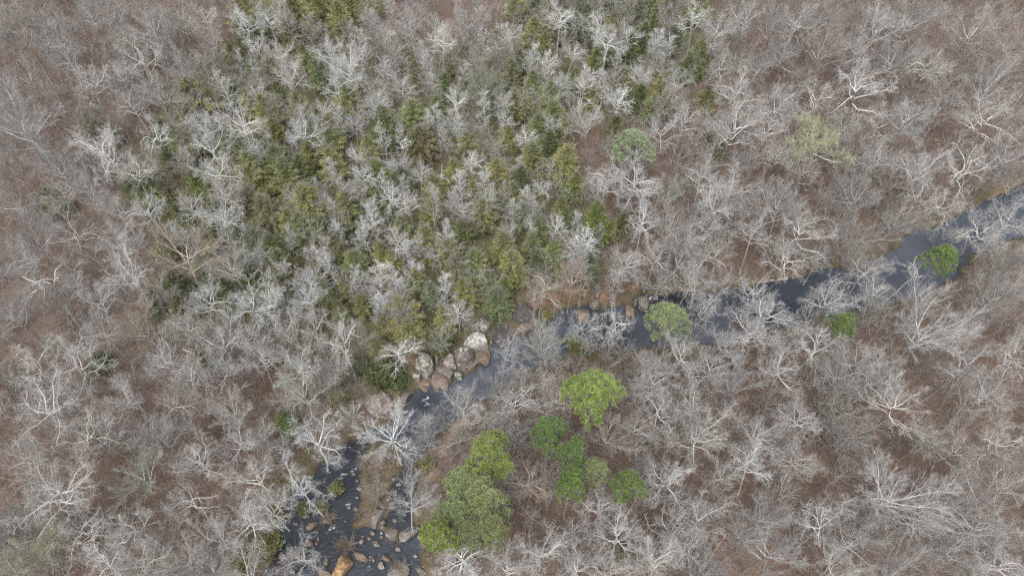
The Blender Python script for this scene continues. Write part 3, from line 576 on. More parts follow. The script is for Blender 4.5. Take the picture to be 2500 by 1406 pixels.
# crowns read off the photograph: x, y, radius (photo pixels), tone, habit
Bd, De, Li, Sl, Tu, Sn = 'broad', 'dense', 'limby', 'slim', 'tuft', 'snag'
BARE = [
(60,280,80,'M',De),(30,60,50,'M',De),(130,60,50,'M',De),(210,30,42,'M',Bd),(275,35,42,'M',Bd),(352,60,48,'L',Bd),(405,85,40,'M',De),(335,130,62,'L',Li),(432,150,38,'L',Li),(500,30,42,'L',Bd),(520,85,40,'M',Bd),(590,40,35,'W',Li),(650,45,32,'W',Li),(620,100,34,'W',Li),(680,130,42,'L',Bd),(715,170,45,'L',Bd),(755,60,36,'M',Sl),(800,120,35,'W',Bd),(845,150,42,'W',Bd),(820,200,28,'W',Li),(200,195,50,'L',Bd),(290,165,42,'L',Bd),(370,220,50,'L',De),(320,245,45,'M',Bd),(240,355,62,'W',Bd),(330,400,60,'L',Bd),(378,320,42,'W',Li),(580,290,64,'W',Bd),(490,300,32,'W',Bd),(500,350,42,'W',Bd),(520,410,45,'W',Bd),(540,455,45,'L',Bd),(620,225,28,'L',Tu),(545,195,28,'W',Sl),(785,268,26,'W',Tu),(730,310,38,'W',Bd),(620,360,32,'W',Tu),(100,95,42,'M',Bd),(55,175,48,'M',De),(150,125,42,'M',Bd),(20,400,45,'M',De),(110,390,52,'M',De),(150,455,45,'L',Bd),(215,440,42,'L',Bd),(30,490,45,'M',Bd),(450,30,40,'M',Bd),(700,30,34,'L',Sl),(440,200,35,'M',Bd),
(180,560,58,'L',Li),(60,570,60,'M',De),(310,560,48,'L',Bd),(460,590,80,'B',De),(310,655,68,'W',Bd),(560,640,38,'L',De),(620,625,32,'W',Tu),(100,700,45,'L',Sn),(60,630,50,'L',Bd),(230,735,40,'L',Bd),(250,800,48,'L',Bd),(350,790,66,'B',De),(495,725,42,'W',Bd),(590,730,46,'W',Bd),(660,715,46,'W',Bd),(740,715,36,'W',Bd),(800,640,34,'W',Sl),(790,600,26,'L',Sl),(535,815,62,'L',Bd),(430,800,36,'L',Bd),(180,880,85,'L',Li),(60,890,72,'L',Li),(400,880,60,'L',Bd),(440,925,50,'L',Bd),(840,825,52,'W',Bd),(720,880,40,'W',Bd),(620,860,36,'L',Bd),(565,885,36,'L',Bd),(360,505,40,'W',Li),(540,510,42,'W',Bd),(470,500,36,'L',Tu),(750,680,32,'L',Sl),(690,790,36,'L',Bd),(765,775,32,'L',Bd),(605,800,30,'L',Bd),(270,500,42,'L',Bd),(20,760,42,'M',Bd),
(110,970,105,'L',Li),(300,965,48,'L',Bd),(565,1005,48,'L',De),(570,1080,40,'L',Bd),(490,1110,60,'L',Bd),(105,1205,100,'L',Bd),(330,1160,64,'G',De),(210,1055,75,'L',Li),(430,965,42,'M',Bd),(735,955,70,'G',Bd),(765,1050,72,'W',Li),(745,1180,75,'W',Li),(650,1240,42,'W',Bd),(600,1265,42,'W',Bd),(310,1290,62,'W',Li),(205,1320,50,'L',Li),(450,1240,50,'L',Li),(530,1300,50,'L',Bd),(430,1370,50,'L',De),(515,1375,45,'L',De),(600,1385,42,'L',Bd),(240,1385,70,'W',Li),(745,1345,46,'L',Li),(620,1165,32,'L',Bd),(50,1100,50,'M',Bd),(30,1290,50,'M',De),(390,1050,40,'M',Bd),(25,1380,50,'G',Bd),(340,1385,40,'L',Bd),
(940,1060,70,'W',De),(1042,1050,42,'L',Sl),(1125,990,46,'L',Bd),(1190,1020,34,'L',Tu),(1270,985,36,'W',Li),(1350,985,36,'L',Bd),(1290,1175,52,'B',Bd),(1012,1225,60,'W',De),(1475,1060,58,'B',De),(1555,1025,42,'M',Bd),(1630,1005,45,'W',Li),(1645,1165,52,'W',Bd),(1330,1330,66,'W',Bd),(1480,1240,46,'L',Bd),(1510,1300,50,'W',Bd),(1580,1275,24,'W',Sn),(1120,1355,40,'W',Bd),(1410,1365,42,'L',Bd),(1600,1365,40,'W',Bd),(1500,1385,38,'L',Bd),(1650,1300,36,'L',Bd),(1580,1125,36,'L',Sl),(1240,1385,40,'L',Bd),(1250,1060,28,'L',Sl),(1560,950,34,'L',Tu),
(1800,955,60,'M',De),(1705,1060,32,'L',Bd),(1745,1045,32,'L',Bd),(1860,1060,50,'L',Bd),(1855,1130,52,'W',Bd),(1945,1030,50,'L',Bd),(1950,1120,50,'L',Bd),(2190,965,85,'L',Li),(2155,1160,105,'L',De),(2035,1225,58,'L',Li),(2010,1290,50,'W',Li),(1762,1160,38,'L',Tu),(1700,1250,50,'L',Bd),(1680,1320,42,'L',Bd),(1860,1250,46,'M',De),(1910,1355,68,'M',De),(2085,1320,38,'L',Bd),(2150,1310,42,'M',De),(2270,1270,60,'L',Bd),(2340,1100,60,'M',Bd),(2425,950,60,'L',Bd),(2450,1075,50,'L',Bd),(2420,1300,66,'L',Bd),(2465,1375,42,'L',Bd),(2310,1350,50,'M',Bd),(2050,1380,50,'L',Bd),(2200,1385,55,'M',De),(2470,1180,42,'M',Bd),(1740,1385,46,'M',De),(1700,990,40,'L',Bd),(2300,1190,42,'M',Bd),(2390,1200,46,'M',Bd),
(1725,490,58,'W',Bd),(1735,560,50,'L',Li),(1800,500,48,'M',Bd),(1960,555,66,'L',Li),(2090,570,72,'M',De),(1925,620,50,'L',Bd),(2130,645,60,'L',Bd),(2100,600,44,'M',Bd),(2130,705,42,'W',Tu),(1835,700,52,'W',Li),(1890,750,60,'L',Bd),(1720,765,40,'L',Li),(1845,800,75,'L',Bd),(2045,720,58,'L',Bd),(1765,825,52,'L',Bd),(1985,840,62,'W',Li),(1900,885,60,'L',Bd),(1730,885,42,'L',Bd),(2100,885,60,'L',Bd),(2305,790,108,'L',De),(2405,560,68,'L',Bd),(2470,520,50,'L',Bd),(2450,700,62,'M',De),(2480,850,50,'L',Bd),(2225,665,34,'L',Sn),(2165,920,50,'L',Bd),(2060,905,58,'M',Bd),(2355,880,60,'L',Bd),(2470,625,58,'M',De),(1680,575,36,'L',Bd),(1900,480,68,'M',De),(2200,520,60,'M',De),(2255,465,52,'L',Li),(2330,500,52,'L',Li),(1700,690,36,'L',Bd),(1780,605,52,'M',Bd),(1700,635,44,'L',Bd),(1850,560,48,'L',Bd),(1640,545,38,'M',Bd),(1610,690,34,'L',Tu),(1560,670,30,'M',Tu),(1760,680,30,'L',Tu),(2000,620,40,'M',Tu),(820,900,30,'L',Tu),(780,900,28,'L',Tu),(690,970,34,'M',Tu),(640,1060,34,'L',Tu),(860,1010,34,'L',Tu),(800,1090,30,'L',Tu),(1560,880,34,'M',Tu),(1330,930,30,'L',Tu),(1230,1010,28,'L',Tu),(2250,1060,44,'M',Tu),(2080,1060,40,'M',Tu),(1640,1080,36,'M',Tu),(1560,1080,30,'M',Tu),(60,1010,40,'M',Tu),(170,700,40,'M',Tu),(170,650,36,'M',Tu),(690,1100,30,'L',Tu),(1400,1290,34,'L',Tu),(1300,1260,30,'M',Tu),
(1692,30,42,'W',Li),(1745,70,46,'L',Bd),(1825,30,42,'L',Bd),(1890,35,46,'M',De),(1960,45,42,'L',Bd),(2025,25,50,'M',De),(2155,40,50,'L',De),(2250,30,58,'M',De),(2375,60,66,'M',De),(2455,40,50,'M',De),(2020,105,70,'M',De),(2100,110,42,'L',Bd),(2185,125,52,'M',De),(1812,215,60,'L',Bd),(1920,120,46,'M',Bd),(1765,140,34,'L',Bd),(1900,235,48,'L',Bd),(2000,220,56,'L',Bd),(2100,205,80,'L',Li),(2285,170,60,'L',Bd),(2425,180,58,'M',De),(1800,300,66,'L',Bd),(1740,310,32,'L',Li),(1670,290,44,'L',Bd),(2235,280,72,'L',Bd),(2400,260,78,'L',Bd),(2145,290,46,'L',Bd),(1905,365,50,'L',Bd),(1880,310,50,'L',Bd),(1965,410,50,'M',Bd),(2135,380,46,'L',Bd),(2350,395,70,'L',Li),(2250,415,55,'L',Bd),(2460,375,50,'M',Bd),(1785,450,52,'L',Bd),(1715,430,52,'L',Bd),(1610,310,46,'L',Li),(2100,460,66,'M',De),(1850,150,46,'M',Bd),(1655,205,36,'L',Bd),(2330,230,50,'M',Bd),(2060,300,40,'L',Bd),(1810,395,44,'M',Bd),(2480,110,44,'M',Bd),
(900,50,36,'L',Sl),(960,110,30,'L',Sl),(1000,60,36,'L',Sl),(870,110,32,'L',Sl),(935,165,32,'L',Sl),(900,205,30,'L',Tu),(1060,60,30,'L',Tu),(1078,95,35,'W',Bd),(1130,50,28,'L',Sl),(1170,40,30,'L',Sl),(1180,95,28,'L',Sl),(1250,70,28,'W',Li),(1215,110,20,'W',Sn),(1370,35,30,'W',Bd),(1455,45,26,'W',Li),(1470,95,30,'W',Bd),(1530,80,32,'W',Tu),(1600,100,28,'W',Sl),(1628,110,26,'W',Sl),(1300,135,28,'W',Sl),(1335,155,28,'W',Sl),(1400,120,26,'W',Tu),(1370,190,26,'W',Sl),(1430,190,28,'W',Sl),(1465,190,30,'W',Sl),(1512,165,30,'L',Sl),(1562,175,30,'W',Tu),(1512,240,34,'W',Tu),(1450,290,48,'L',De),(1350,295,22,'W',Tu),(1112,240,32,'W',Tu),(1180,255,26,'W',Sl),(1122,300,24,'W',Sl),(1230,245,28,'L',Tu),(1228,295,26,'W',Tu),(1278,338,26,'W',Tu),(980,210,32,'L',Tu),(912,250,35,'W',Tu),(870,300,26,'L',Tu),(1040,150,24,'W',Sl),(1152,395,32,'W',Tu),(968,395,28,'W',Tu),(985,345,22,'W',Sn),(872,372,22,'W',Tu),(1030,415,26,'W',Tu),(882,425,30,'W',Tu),(855,455,28,'W',Tu),(1180,440,26,'W',Sl),(1130,440,26,'W',Sl),(1078,425,20,'W',Sn),(1320,460,24,'W',Tu),(1540,430,70,'L',Bd),(1475,440,34,'W',Bd),(1000,20,30,'L',Sl),(1110,20,26,'L',Sl),(960,30,30,'L',Sl),(930,95,26,'L',Sl),(1020,120,26,'L',Sl),(1050,200,24,'L',Sl),(1150,130,26,'L',Sl),(1420,60,24,'L',Sl),
(955,475,34,'W',Tu),(1000,490,32,'W',Tu),(905,530,36,'W',Sl),(885,560,28,'W',Sl),(965,590,36,'W',Tu),(1140,505,26,'W',Tu),(1088,560,30,'W',Sl),(1110,480,26,'L',Sl),(1190,490,32,'G',Tu),(1290,545,18,'W',Tu),(1360,545,30,'W',Tu),(1408,580,42,'W',Sl),(1410,625,34,'L',Sl),(1580,528,46,'W',Bd),(1530,620,38,'L',Bd),(1602,620,40,'L',Bd),(872,670,30,'W',Sl),(920,670,36,'W',Sl),(928,735,30,'W',Sl),(972,685,32,'W',Sl),(1090,690,28,'W',Sl),(1115,760,32,'W',Tu),(1012,650,28,'W',Tu),(1310,690,44,'B',Bd),(970,850,42,'W',Tu),(1230,860,42,'L',Li),(1345,850,38,'L',Sl),(1420,800,42,'L',Li),(1510,785,50,'W',Li),(1595,885,40,'L',Bd),(1605,925,40,'L',Bd),(1665,860,42,'L',Bd),(1270,915,30,'L',Sl),(1060,620,22,'L',Tu),(1500,690,30,'M',Tu),(1640,620,34,'M',Bd),(1090,330,20,'L',Sl),(1350,400,22,'L',Tu),(1240,560,20,'L',Tu),(780,480,24,'L',Tu),(700,480,22,'L',Tu),(820,560,28,'W',Sl),(760,620,26,'W',Sl),(690,650,24,'W',Tu),(560,580,28,'L',Tu),
]
for a in BARE: bare(a[0], a[1], a[2] * (1.14 if a[4] in (Tu, Sl) else 1.10), *a[3:])
_n = 0; _r = random.Random(21); _pts = [(a[0], a[1]) for a in BARE if a[4] in (Tu, Sl)]
while _n < 46:   # narrow pale trees standing close together through the grove
    x, y = _r.uniform(420, 1560), _r.uniform(40, 800)
    if sdist(P0([(x, y)], 5), EVER)[0] > -2 or any((x - a) ** 2 + (y - b_) ** 2 < 26 ** 2 for a, b_ in _pts): continue
    _pts.append((x, y)); _n += 1; bare(round(x), round(y), _r.uniform(18, 26), _r.choice('WWL'), Sl)
LEAFING = [(2010,345,78,'G',Bd,(.33,.34,.16),12000,.15,'bare tree hazed with new yellow-green leaves among grey crowns on the right'),
 (100,1330,60,'G',De,(.26,.26,.12),5000,.15,'bare tree hazed with faint olive buds near the bottom left corner'),
 (1340,820,34,'L',De,(.15,.19,.07),2600,.15,'thin bare tree with faint green buds leaning over the stream'),
 (1175,190,40,'G',De,(.16,.19,.08),4500,.16,'grey-green leafing tree in the upper evergreen grove'),
 (1640,465,34,'L',De,(.17,.20,.08),3500,.15,'grey tree with pale green leaf haze right of evergreen grove'),
 (1395,665,30,'B',De,(.24,.12,.09),2500,.13,'tree with reddish bud haze on the clay bank slope'),
 (1355,950,34,'B',De,(.25,.13,.11),2500,.13,'bare tree with reddish bud haze left of the round pine'),
 (2490,420,40,'M',De,(.14,.14,.07),3500,.15,'dull olive-hazed tree at the right edge above the river'),
]
for (x, y, r, tn, stl, c, n, sz_, lb) in LEAFING:
    o = bare(x, y, r, tn, stl, 1.0, (c, n, sz_)); THINGS.pop(); o.name = 'leafing_tree'; tag(o, lb, 'leafing tree')
print('bare', len(THINGS))

# ------------------------------------------------------------------ evergreens
def cedar_proto(seed, full=1.0):
    rng = np.random.default_rng(seed); H = 9.; RR = 3.0; TR = Tubes(); P, Rd = wander(rng, np.array([0, 0, -.4]), np.array([0, 0, 1.]), H * .97 + .4, .17, .03, 8, .02)
    TR.path(P, Rd, 6); LP, LD, LL = [], [], []
    nb = int(135 * full)
    for i in range(nb):
        u = .10 + .88 * (i + rng.random()) / nb; az = i * 2.399 + rng.normal() * .3; z = u * H
        env = (1 - u ** 1.7) ** .8 * min(1, (u + .12) * 2.6); l = RR * env * rng.uniform(.72, 1.22) + .25
        j = min(int(u * 8), 7); p = P[j] + (P[j + 1] - P[j]) * (u * 8 - j)
        el = .12 + 1.0 * u * u; d = np.array([math.cos(az) * math.cos(el), math.sin(az) * math.cos(el), math.sin(el)])
        Q, QR = wander(rng, p, d, l, .04, .012, 4, .12, -.03)
        for a in range(4): TR.piece(Q[a], Q[a + 1], QR[a], QR[a + 1])
        m = int(44 + 54 * l); uu = rng.random(m) ** .6
        Qa = np.array(Q); k = np.minimum((uu * 4).astype(int), 3); fr = (uu * 4 - k)[:, None]
        pp = Qa[k] * (1 - fr) + Qa[k + 1] * fr; sp_ = rng.normal(size=(m, 3)) * (.10 + .20 * (1 - uu))[:, None] * l * .45; sp_[:, 2] *= .6
        LP.append(pp + sp_); LD.append(np.tile(d, (m, 1)) * 1.0 + rng.normal(size=(m, 3)) * .55 + [0, 0, .25]); LL.append(rng.uniform(.13, .32, m))
        for q in range(7):
            b_ = Qa[rng.integers(1, 5)]; e = b_ + (d + rng.normal(size=3) * .6 + [0, 0, .2]) * .6; TR.piece(b_, e, .015, .008)
    LP, LD, LL = map(np.concatenate, (LP, LD, LL)); V_, F_ = blades(LP, LD, LL, LL * .32, rng); V1, F1 = TR.arrays()
    return dict(trunk=tri_mesh('trunk', V1, F1, M_BARK), crown=tri_mesh('crown', V_, F_, M_NEEDLE), R=RR, H=H, zc=H * .52, top=None)
def pine_proto(seed, ncl=120, ragged=0.0):
    rng = np.random.default_rng(seed); H = 20.; RR = 3.7; TR = Tubes()
    P, Rd = wander(rng, np.array([0, 0, -.4]), np.array([0, 0, 1.]), 18.6, .24, .07, 9, .03); TR.path(P, Rd, 7); LP, LD, LL = [], [], []
    zc = 15.2
    lob = [(rng.uniform(0, 6.28), rng.uniform(.08, .2)) for _ in range(3)]
    for i in range(ncl):
        az = i * 2.399 + rng.normal() * .25; v = (i + .5) / ncl
        rr_ = math.sqrt(v) * (1 + sum(a * math.cos((q + 2) * az + p_) for q, (p_, a) in enumerate(lob)))
        if ragged and rng.random() < ragged and v > .3: continue
        rho = RR * min(rr_, 1.25) * .92; zz = zc + 4.3 * math.sqrt(max(0, 1 - min(v, .98))) * rng.uniform(.75, 1.05) - (1.6 * rng.random() if v > .5 else 0)
        c = np.array([math.cos(az) * rho, math.sin(az) * rho, zz])
        hb = np.array([0, 0, zz - 1.2 - rho * .35]); j = max(0, min(8, int((hb[2] + .4) / 18.6 * 9))); hb[:2] = P[j][:2]
        mid = (hb + c) / 2 + [0, 0, -.25]; TR.piece(hb, mid, .06, .04); TR.piece(mid, c, .04, .018)
        cr = rng.uniform(.24, .52); m = int(150 * cr / .5)
        dv = rng.normal(size=(m, 3)); dv /= np.linalg.norm(dv, axis=1)[:, None]; dv[:, 2] = np.abs(dv[:, 2]) * .9 - .15
        LP.append(c + dv * cr * rng.uniform(.35, 1, (m, 1)) * [1, 1, .7]); LD.append(dv + rng.normal(size=(m, 3)) * .35 + [0, 0, .35]); LL.append(rng.uniform(.13, .27, m))
        for q in range(7): TR.piece(c - [0, 0, .15], c + rng.normal(size=3) * .5 + [0, 0, .2], .02, .01)
    LP, LD, LL = map(np.concatenate, (LP, LD, LL)); V_, F_ = blades(LP, LD, LL, LL * .38, rng); V1, F1 = TR.arrays()
    return dict(trunk=tri_mesh('trunk', V1, F1, M_BARK), crown=tri_mesh('crown', V_, F_, M_NEEDLE), R=RR, H=H, zc=17.2)
CED = [cedar_proto(50 + q, f) for q, f in enumerate((1, 1, .85, 1.1, .7, .9, 1))]
PIN = [pine_proto(80 + q, n, rg) for q, (n, rg) in enumerate(((260, 0), (270, .03), (210, .25), (240, .10)))]
EG = {'O': (.275,.295,.115), 'Y': (.315,.305,.115), 'G': (.215,.262,.085), 'D': (.150,.185,.068), 'S': (.270,.290,.170), 'B': (.175,.225,.120), 'P': (.185,.250,.055), 'Q': (.200,.238,.095), 'K': (.125,.205,.045), 'T': (.200,.250,.110), 'R': (.225,.185,.080)}
EWORD = {'O': 'olive green', 'Y': 'yellowish olive', 'G': 'bright green', 'D': 'dark green', 'S': 'greyish green', 'B': 'bluish green', 'R': 'rusty olive'}
EVT = []
def evergreen(px, py, rpx, hue, protos, name, asp=1.0, zh=None):
    p = rt_.choice(protos); s = 1.0
    for _ in range(2):
        sz = (.35 + .65 * s) * asp if zh is None else zh
        zc = p['zc'] * sz; x, y, g = place_xy(px, py, zc); s = max(.35, rpx * depth(x, y, g + zc) / FPX / p['R'])
    sz = (.35 + .65 * s) * asp if zh is None else zh
    g = max(gz(x, y), .05)
    root = link(bpy.data.objects.new(name, None)); root.location = (x, y, g); root.rotation_euler = (0, 0, rt_.uniform(0, 6.28)); root.scale = (s, s, sz); root.empty_display_size = .5
    c = EG[hue]; v = rt_.uniform(.86, 1.15); h = rt_.uniform(-.08, .08)
    tr = link(bpy.data.objects.new('trunk', p['trunk']), root); cr = link(bpy.data.objects.new('crown', p['crown']), root)
    cr.color = (c[0] * v * (1 + h), c[1] * v, c[2] * v * (1 - h), 1); tr.color = (.27, .26, .22, 1)
    return root
CEDARS = [(400,600,24,'O'),(470,505,26,'O'),(520,480,26,'O'),(500,535,24,'O'),(418,395,22,'D'),(485,335,26,'O'),(555,415,26,'O'),(455,400,22,'O'),(350,480,22,'O'),(610,250,22,'O'),(575,230,20,'D'),(780,12,30,'O'),(680,-12,30,'Y'),(830,-22,28,'O'),(755,-18,30,'O'),(900,8,24,'O'),(1255,8,24,'O'),(1305,22,26,'S'),(1352,-8,28,'D'),(1652,-4,26,'D'),(1704,24,24,'O'),(1590,-14,26,'O'),(1500,-10,26,'S'),(1440,-14,26,'D'),(660,150,22,'O'),(560,130,20,'O'),(745,140,20,'O'),(860,30,22,'Y'),(620,180,22,'S'),(1270,150,18,'O'),(1330,110,20,'O'),(1570,90,20,'D'),(1520,200,22,'O'),(720,45,40,'Y'),(590,25,34,'Y'),(830,45,28,'Y'),(710,88,22,'Y'),(782,180,26,'G'),(600,90,28,'D'),(640,75,26,'D'),(475,245,44,'Y'),(432,305,32,'Y'),(440,350,34,'O'),(398,322,24,'D'),(268,322,20,'D'),(215,298,16,'G'),(520,302,16,'R'),(562,345,30,'O'),(650,275,34,'O'),(672,330,26,'O'),(730,262,26,'O'),(692,395,38,'G'),(620,430,42,'O'),(708,435,36,'O'),(482,450,26,'G'),(318,440,24,'D'),(368,442,24,'D'),(802,345,34,'O'),(812,402,30,'O'),(660,372,22,'G'),(408,475,26,'S'),(650,520,36,'S'),
(1300,78,26,'O'),(1345,60,34,'S'),(1400,28,30,'D'),(1440,55,26,'D'),(1015,185,22,'D'),(1083,215,20,'G'),(1602,42,18,'G'),(1455,145,18,'G'),(1405,200,20,'G'),(1642,98,24,'D'),(1705,140,28,'G'),(1682,170,22,'D'),(1620,230,34,'Y'),(1592,265,24,'G'),(1725,240,24,'Y'),(940,305,36,'G'),(1010,290,38,'O'),(1030,350,34,'R'),(850,250,34,'O'),(1200,235,28,'S'),(1305,312,26,'O'),(1362,300,38,'O'),(1386,358,20,'R'),(1300,395,36,'O'),(1370,400,36,'Y'),(1215,430,34,'Y'),(925,430,30,'G'),(1255,255,28,'O'),(1340,240,28,'O'),(1185,360,26,'S'),(1402,455,24,'G'),(1500,310,20,'D'),(1540,120,22,'D'),(1560,240,22,'D'),
(840,510,32,'O'),(752,500,44,'Y'),(712,545,30,'O'),(1310,500,20,'G'),(1370,508,18,'G'),(1320,560,26,'G'),(1040,590,34,'Y'),(1095,622,30,'O'),(1160,640,30,'O'),(1230,600,30,'O'),(1250,645,30,'O'),(1280,530,22,'S'),(1180,525,30,'O'),(1435,650,24,'D'),(1140,708,28,'O'),(985,765,40,'Y'),(885,745,22,'O'),(1000,810,32,'O'),(862,640,30,'O'),(850,695,26,'O'),(932,620,22,'O'),(1520,545,22,'D'),(1440,600,18,'D'),(1490,560,18,'O'),
(132,490,22,'G'),(118,520,15,'D'),(440,742,28,'O'),(385,740,24,'D'),(515,692,22,'G'),(555,705,20,'D'),(600,662,22,'G'),(620,590,30,'O'),(665,605,28,'G'),(684,645,30,'O'),(742,560,34,'O'),(562,552,24,'O'),(592,585,24,'G'),(470,548,16,'G'),(440,528,20,'G'),(700,745,20,'D'),(612,722,18,'G'),(720,718,18,'D'),(782,662,26,'O'),(562,770,16,'D'),(430,690,30,'D'),
(697,1035,24,'G'),(1745,330,15,'D'),(1760,370,12,'G'),(2035,1005,14,'D'),(1535,1352,20,'G'),
(900,360,26,'O'),(780,300,22,'O'),(760,380,28,'O'),(740,420,26,'D'),(880,480,26,'O'),(930,500,24,'D'),(1060,460,26,'O'),(1110,420,22,'O'),(1240,340,22,'O'),(1250,480,28,'O'),(1140,340,22,'O'),(1050,520,24,'O'),(1130,570,24,'D'),(980,560,24,'O'),(800,560,26,'D'),(820,600,26,'O'),(900,590,22,'D'),(1020,690,26,'O'),(1060,720,24,'S'),(960,640,22,'O'),(1300,600,24,'O'),(1350,620,26,'O'),(1370,660,18,'O'),(1310,640,24,'D'),(1190,690,26,'O'),(1090,780,24,'O'),(940,790,26,'O'),(1060,270,22,'O'),(1140,210,22,'S'),(1100,150,18,'O'),(1250,180,24,'S'),(1300,210,22,'O'),(1440,240,22,'O'),(1480,130,20,'O'),(1500,60,22,'O'),(1560,30,20,'S'),(1410,90,20,'D'),(880,220,22,'O'),(680,230,20,'O'),(600,380,22,'O'),(580,480,26,'O'),(530,560,20,'D'),(500,590,20,'O'),(660,700,20,'O'),(760,710,20,'O'),(800,720,22,'O'),(830,760,20,'O'),(650,770,20,'D'),(920,850,22,'O'),(1300,260,20,'O'),(990,440,22,'D'),(1160,460,22,'O'),(1010,360,22,'G'),(1110,650,24,'S'),(1230,700,20,'G'),(1270,670,20,'O'),(840,300,20,'O'),(1340,350,24,'D'),(1270,440,24,'D'),(1400,540,16,'D')]
for (x, y, r, h) in CEDARS:
    o = evergreen(x, y, r * 1.22, h, CED, 'cedar_tree', 1.0 if r > 17 else .8); EVT.append(dict(o=o, px=x, py=y, hue=h, r=r))
SPECIAL = [
 (2060,790,34,'K',[PIN[0]],'cedar_tree',1,.7,'lone bright green round evergreen on the near bank of wide river'),
 (1455,548,38,'P',[CED[3]],'cedar_tree',1.45,None,'bright green upright cedar at the right edge of evergreen grove'),
 (1215,738,38,'Q',[CED[3]],'cedar_tree',1.0,None,'rounded light green cedar overhanging the rocky stream bank'),
 (2300,628,42,'K',[PIN[2]],'pine_tree',1,.8,'ragged green pine leaning over the wide river on the right'),
 (1630,775,56,'T',[PIN[2]],'pine_tree',1,.75,'round pale green tree overhanging the middle of the river'),
 (1545,350,52,'B',[PIN[3]],'pine_tree',1,.85,'bluish green round-crowned pine right of the evergreen grove'),
 (1448,952,70,'P',[PIN[0]],'pine_tree',1,1,'bright green broad pine just below the river bend'),
 (1340,1050,46,'K',[PIN[3]],'pine_tree',1,.92,'dull green pine left of and below the broad bright pine'),
 (1398,1105,42,'K',[PIN[1]],'pine_tree',1,.97,'darkest green pine in the middle of the right pine clump'),
 (1395,1175,40,'K',[PIN[0]],'pine_tree',1,.9,'green pine at the lower tip of the right pine clump'),
 (1455,1145,36,'Q',[PIN[2]],'pine_tree',1,.88,'thin light green pine between two darker pines'),
 (1535,1180,42,'K',[PIN[3]],'pine_tree',1,.9,'green pine at the right end of the right pine clump'),
 (1192,1110,66,'P',[PIN[1]],'pine_tree',1,1,'bright green pine at the top of the left pine clump'),
 (1135,1175,54,'Q',[PIN[3]],'pine_tree',1,.9,'light green pine at the upper left of left pine clump'),
 (1178,1215,62,'Q',[PIN[0]],'pine_tree',1,.93,'green pine in the middle of the left pine clump'),
 (1112,1245,52,'Q',[PIN[3]],'pine_tree',1,.88,'thin green pine on the stream side of left pine clump'),
 (1195,1285,54,'Q',[PIN[3]],'pine_tree',1,.9,'light green pine at the lower right of left pine clump'),
 (1072,1302,46,'P',[PIN[1]],'pine_tree',1,.95,'vivid green pine at the lower left of left pine clump'),
 (1140,1290,50,'Q',[PIN[3]],'pine_tree',1,.85,'thin light green pine at the bottom of left pine clump'),
]
for (x, y, r, h, pr, nm, asp, zh, lb) in SPECIAL:
    tag(evergreen(x, y, r, h, pr, nm, asp, zh), lb, 'pine tree' if nm == 'pine_tree' else 'cedar tree', 'pines below the river' if nm == 'pine_tree' and y > 900 else None)

# ------------------------------------------------------------------ shrubs on the banks and islet
def shrub_proto(seed, leafy):
    rng = np.random.default_rng(seed); T = Tubes(); tips = []
    for i in range(90):
        az = rng.uniform(0, 6.28); th = rng.uniform(.1, 1.15); d = np.array([math.cos(az) * math.sin(th), math.sin(az) * math.sin(th), math.cos(th)])
        Q, QR = wander(rng, np.array([rng.normal() * .15, rng.normal() * .15, -.1]), d, rng.uniform(1.1, 2.1), .02, .01, 4, .16)
        for a in range(4): T.piece(Q[a], Q[a + 1], QR[a], QR[a + 1]); 
        branchlets(rng, T, Q, QR, 1.4, (5,), .2, .6, (.4,), .05, .009); tips += Q[2:]
    V1, F1 = T.arrays(); out = dict(stems=tri_mesh('stems', V1, F1, M_BARK))
    if leafy:
        t_ = np.array(tips); P_ = t_[rng.integers(0, len(t_), 2600)]
        P_ = P_ + rng.normal(size=P_.shape) * .22; V_, F_ = blades(P_, rng.normal(size=P_.shape) + [0, 0, .3], .26, .13, rng); out['foliage'] = tri_mesh('foliage', V_, F_, M_NEEDLE)
    return out
SHB = [shrub_proto(300 + q, False) for q in range(3)]; SHL = [shrub_proto(320 + q, True) for q in range(3)]
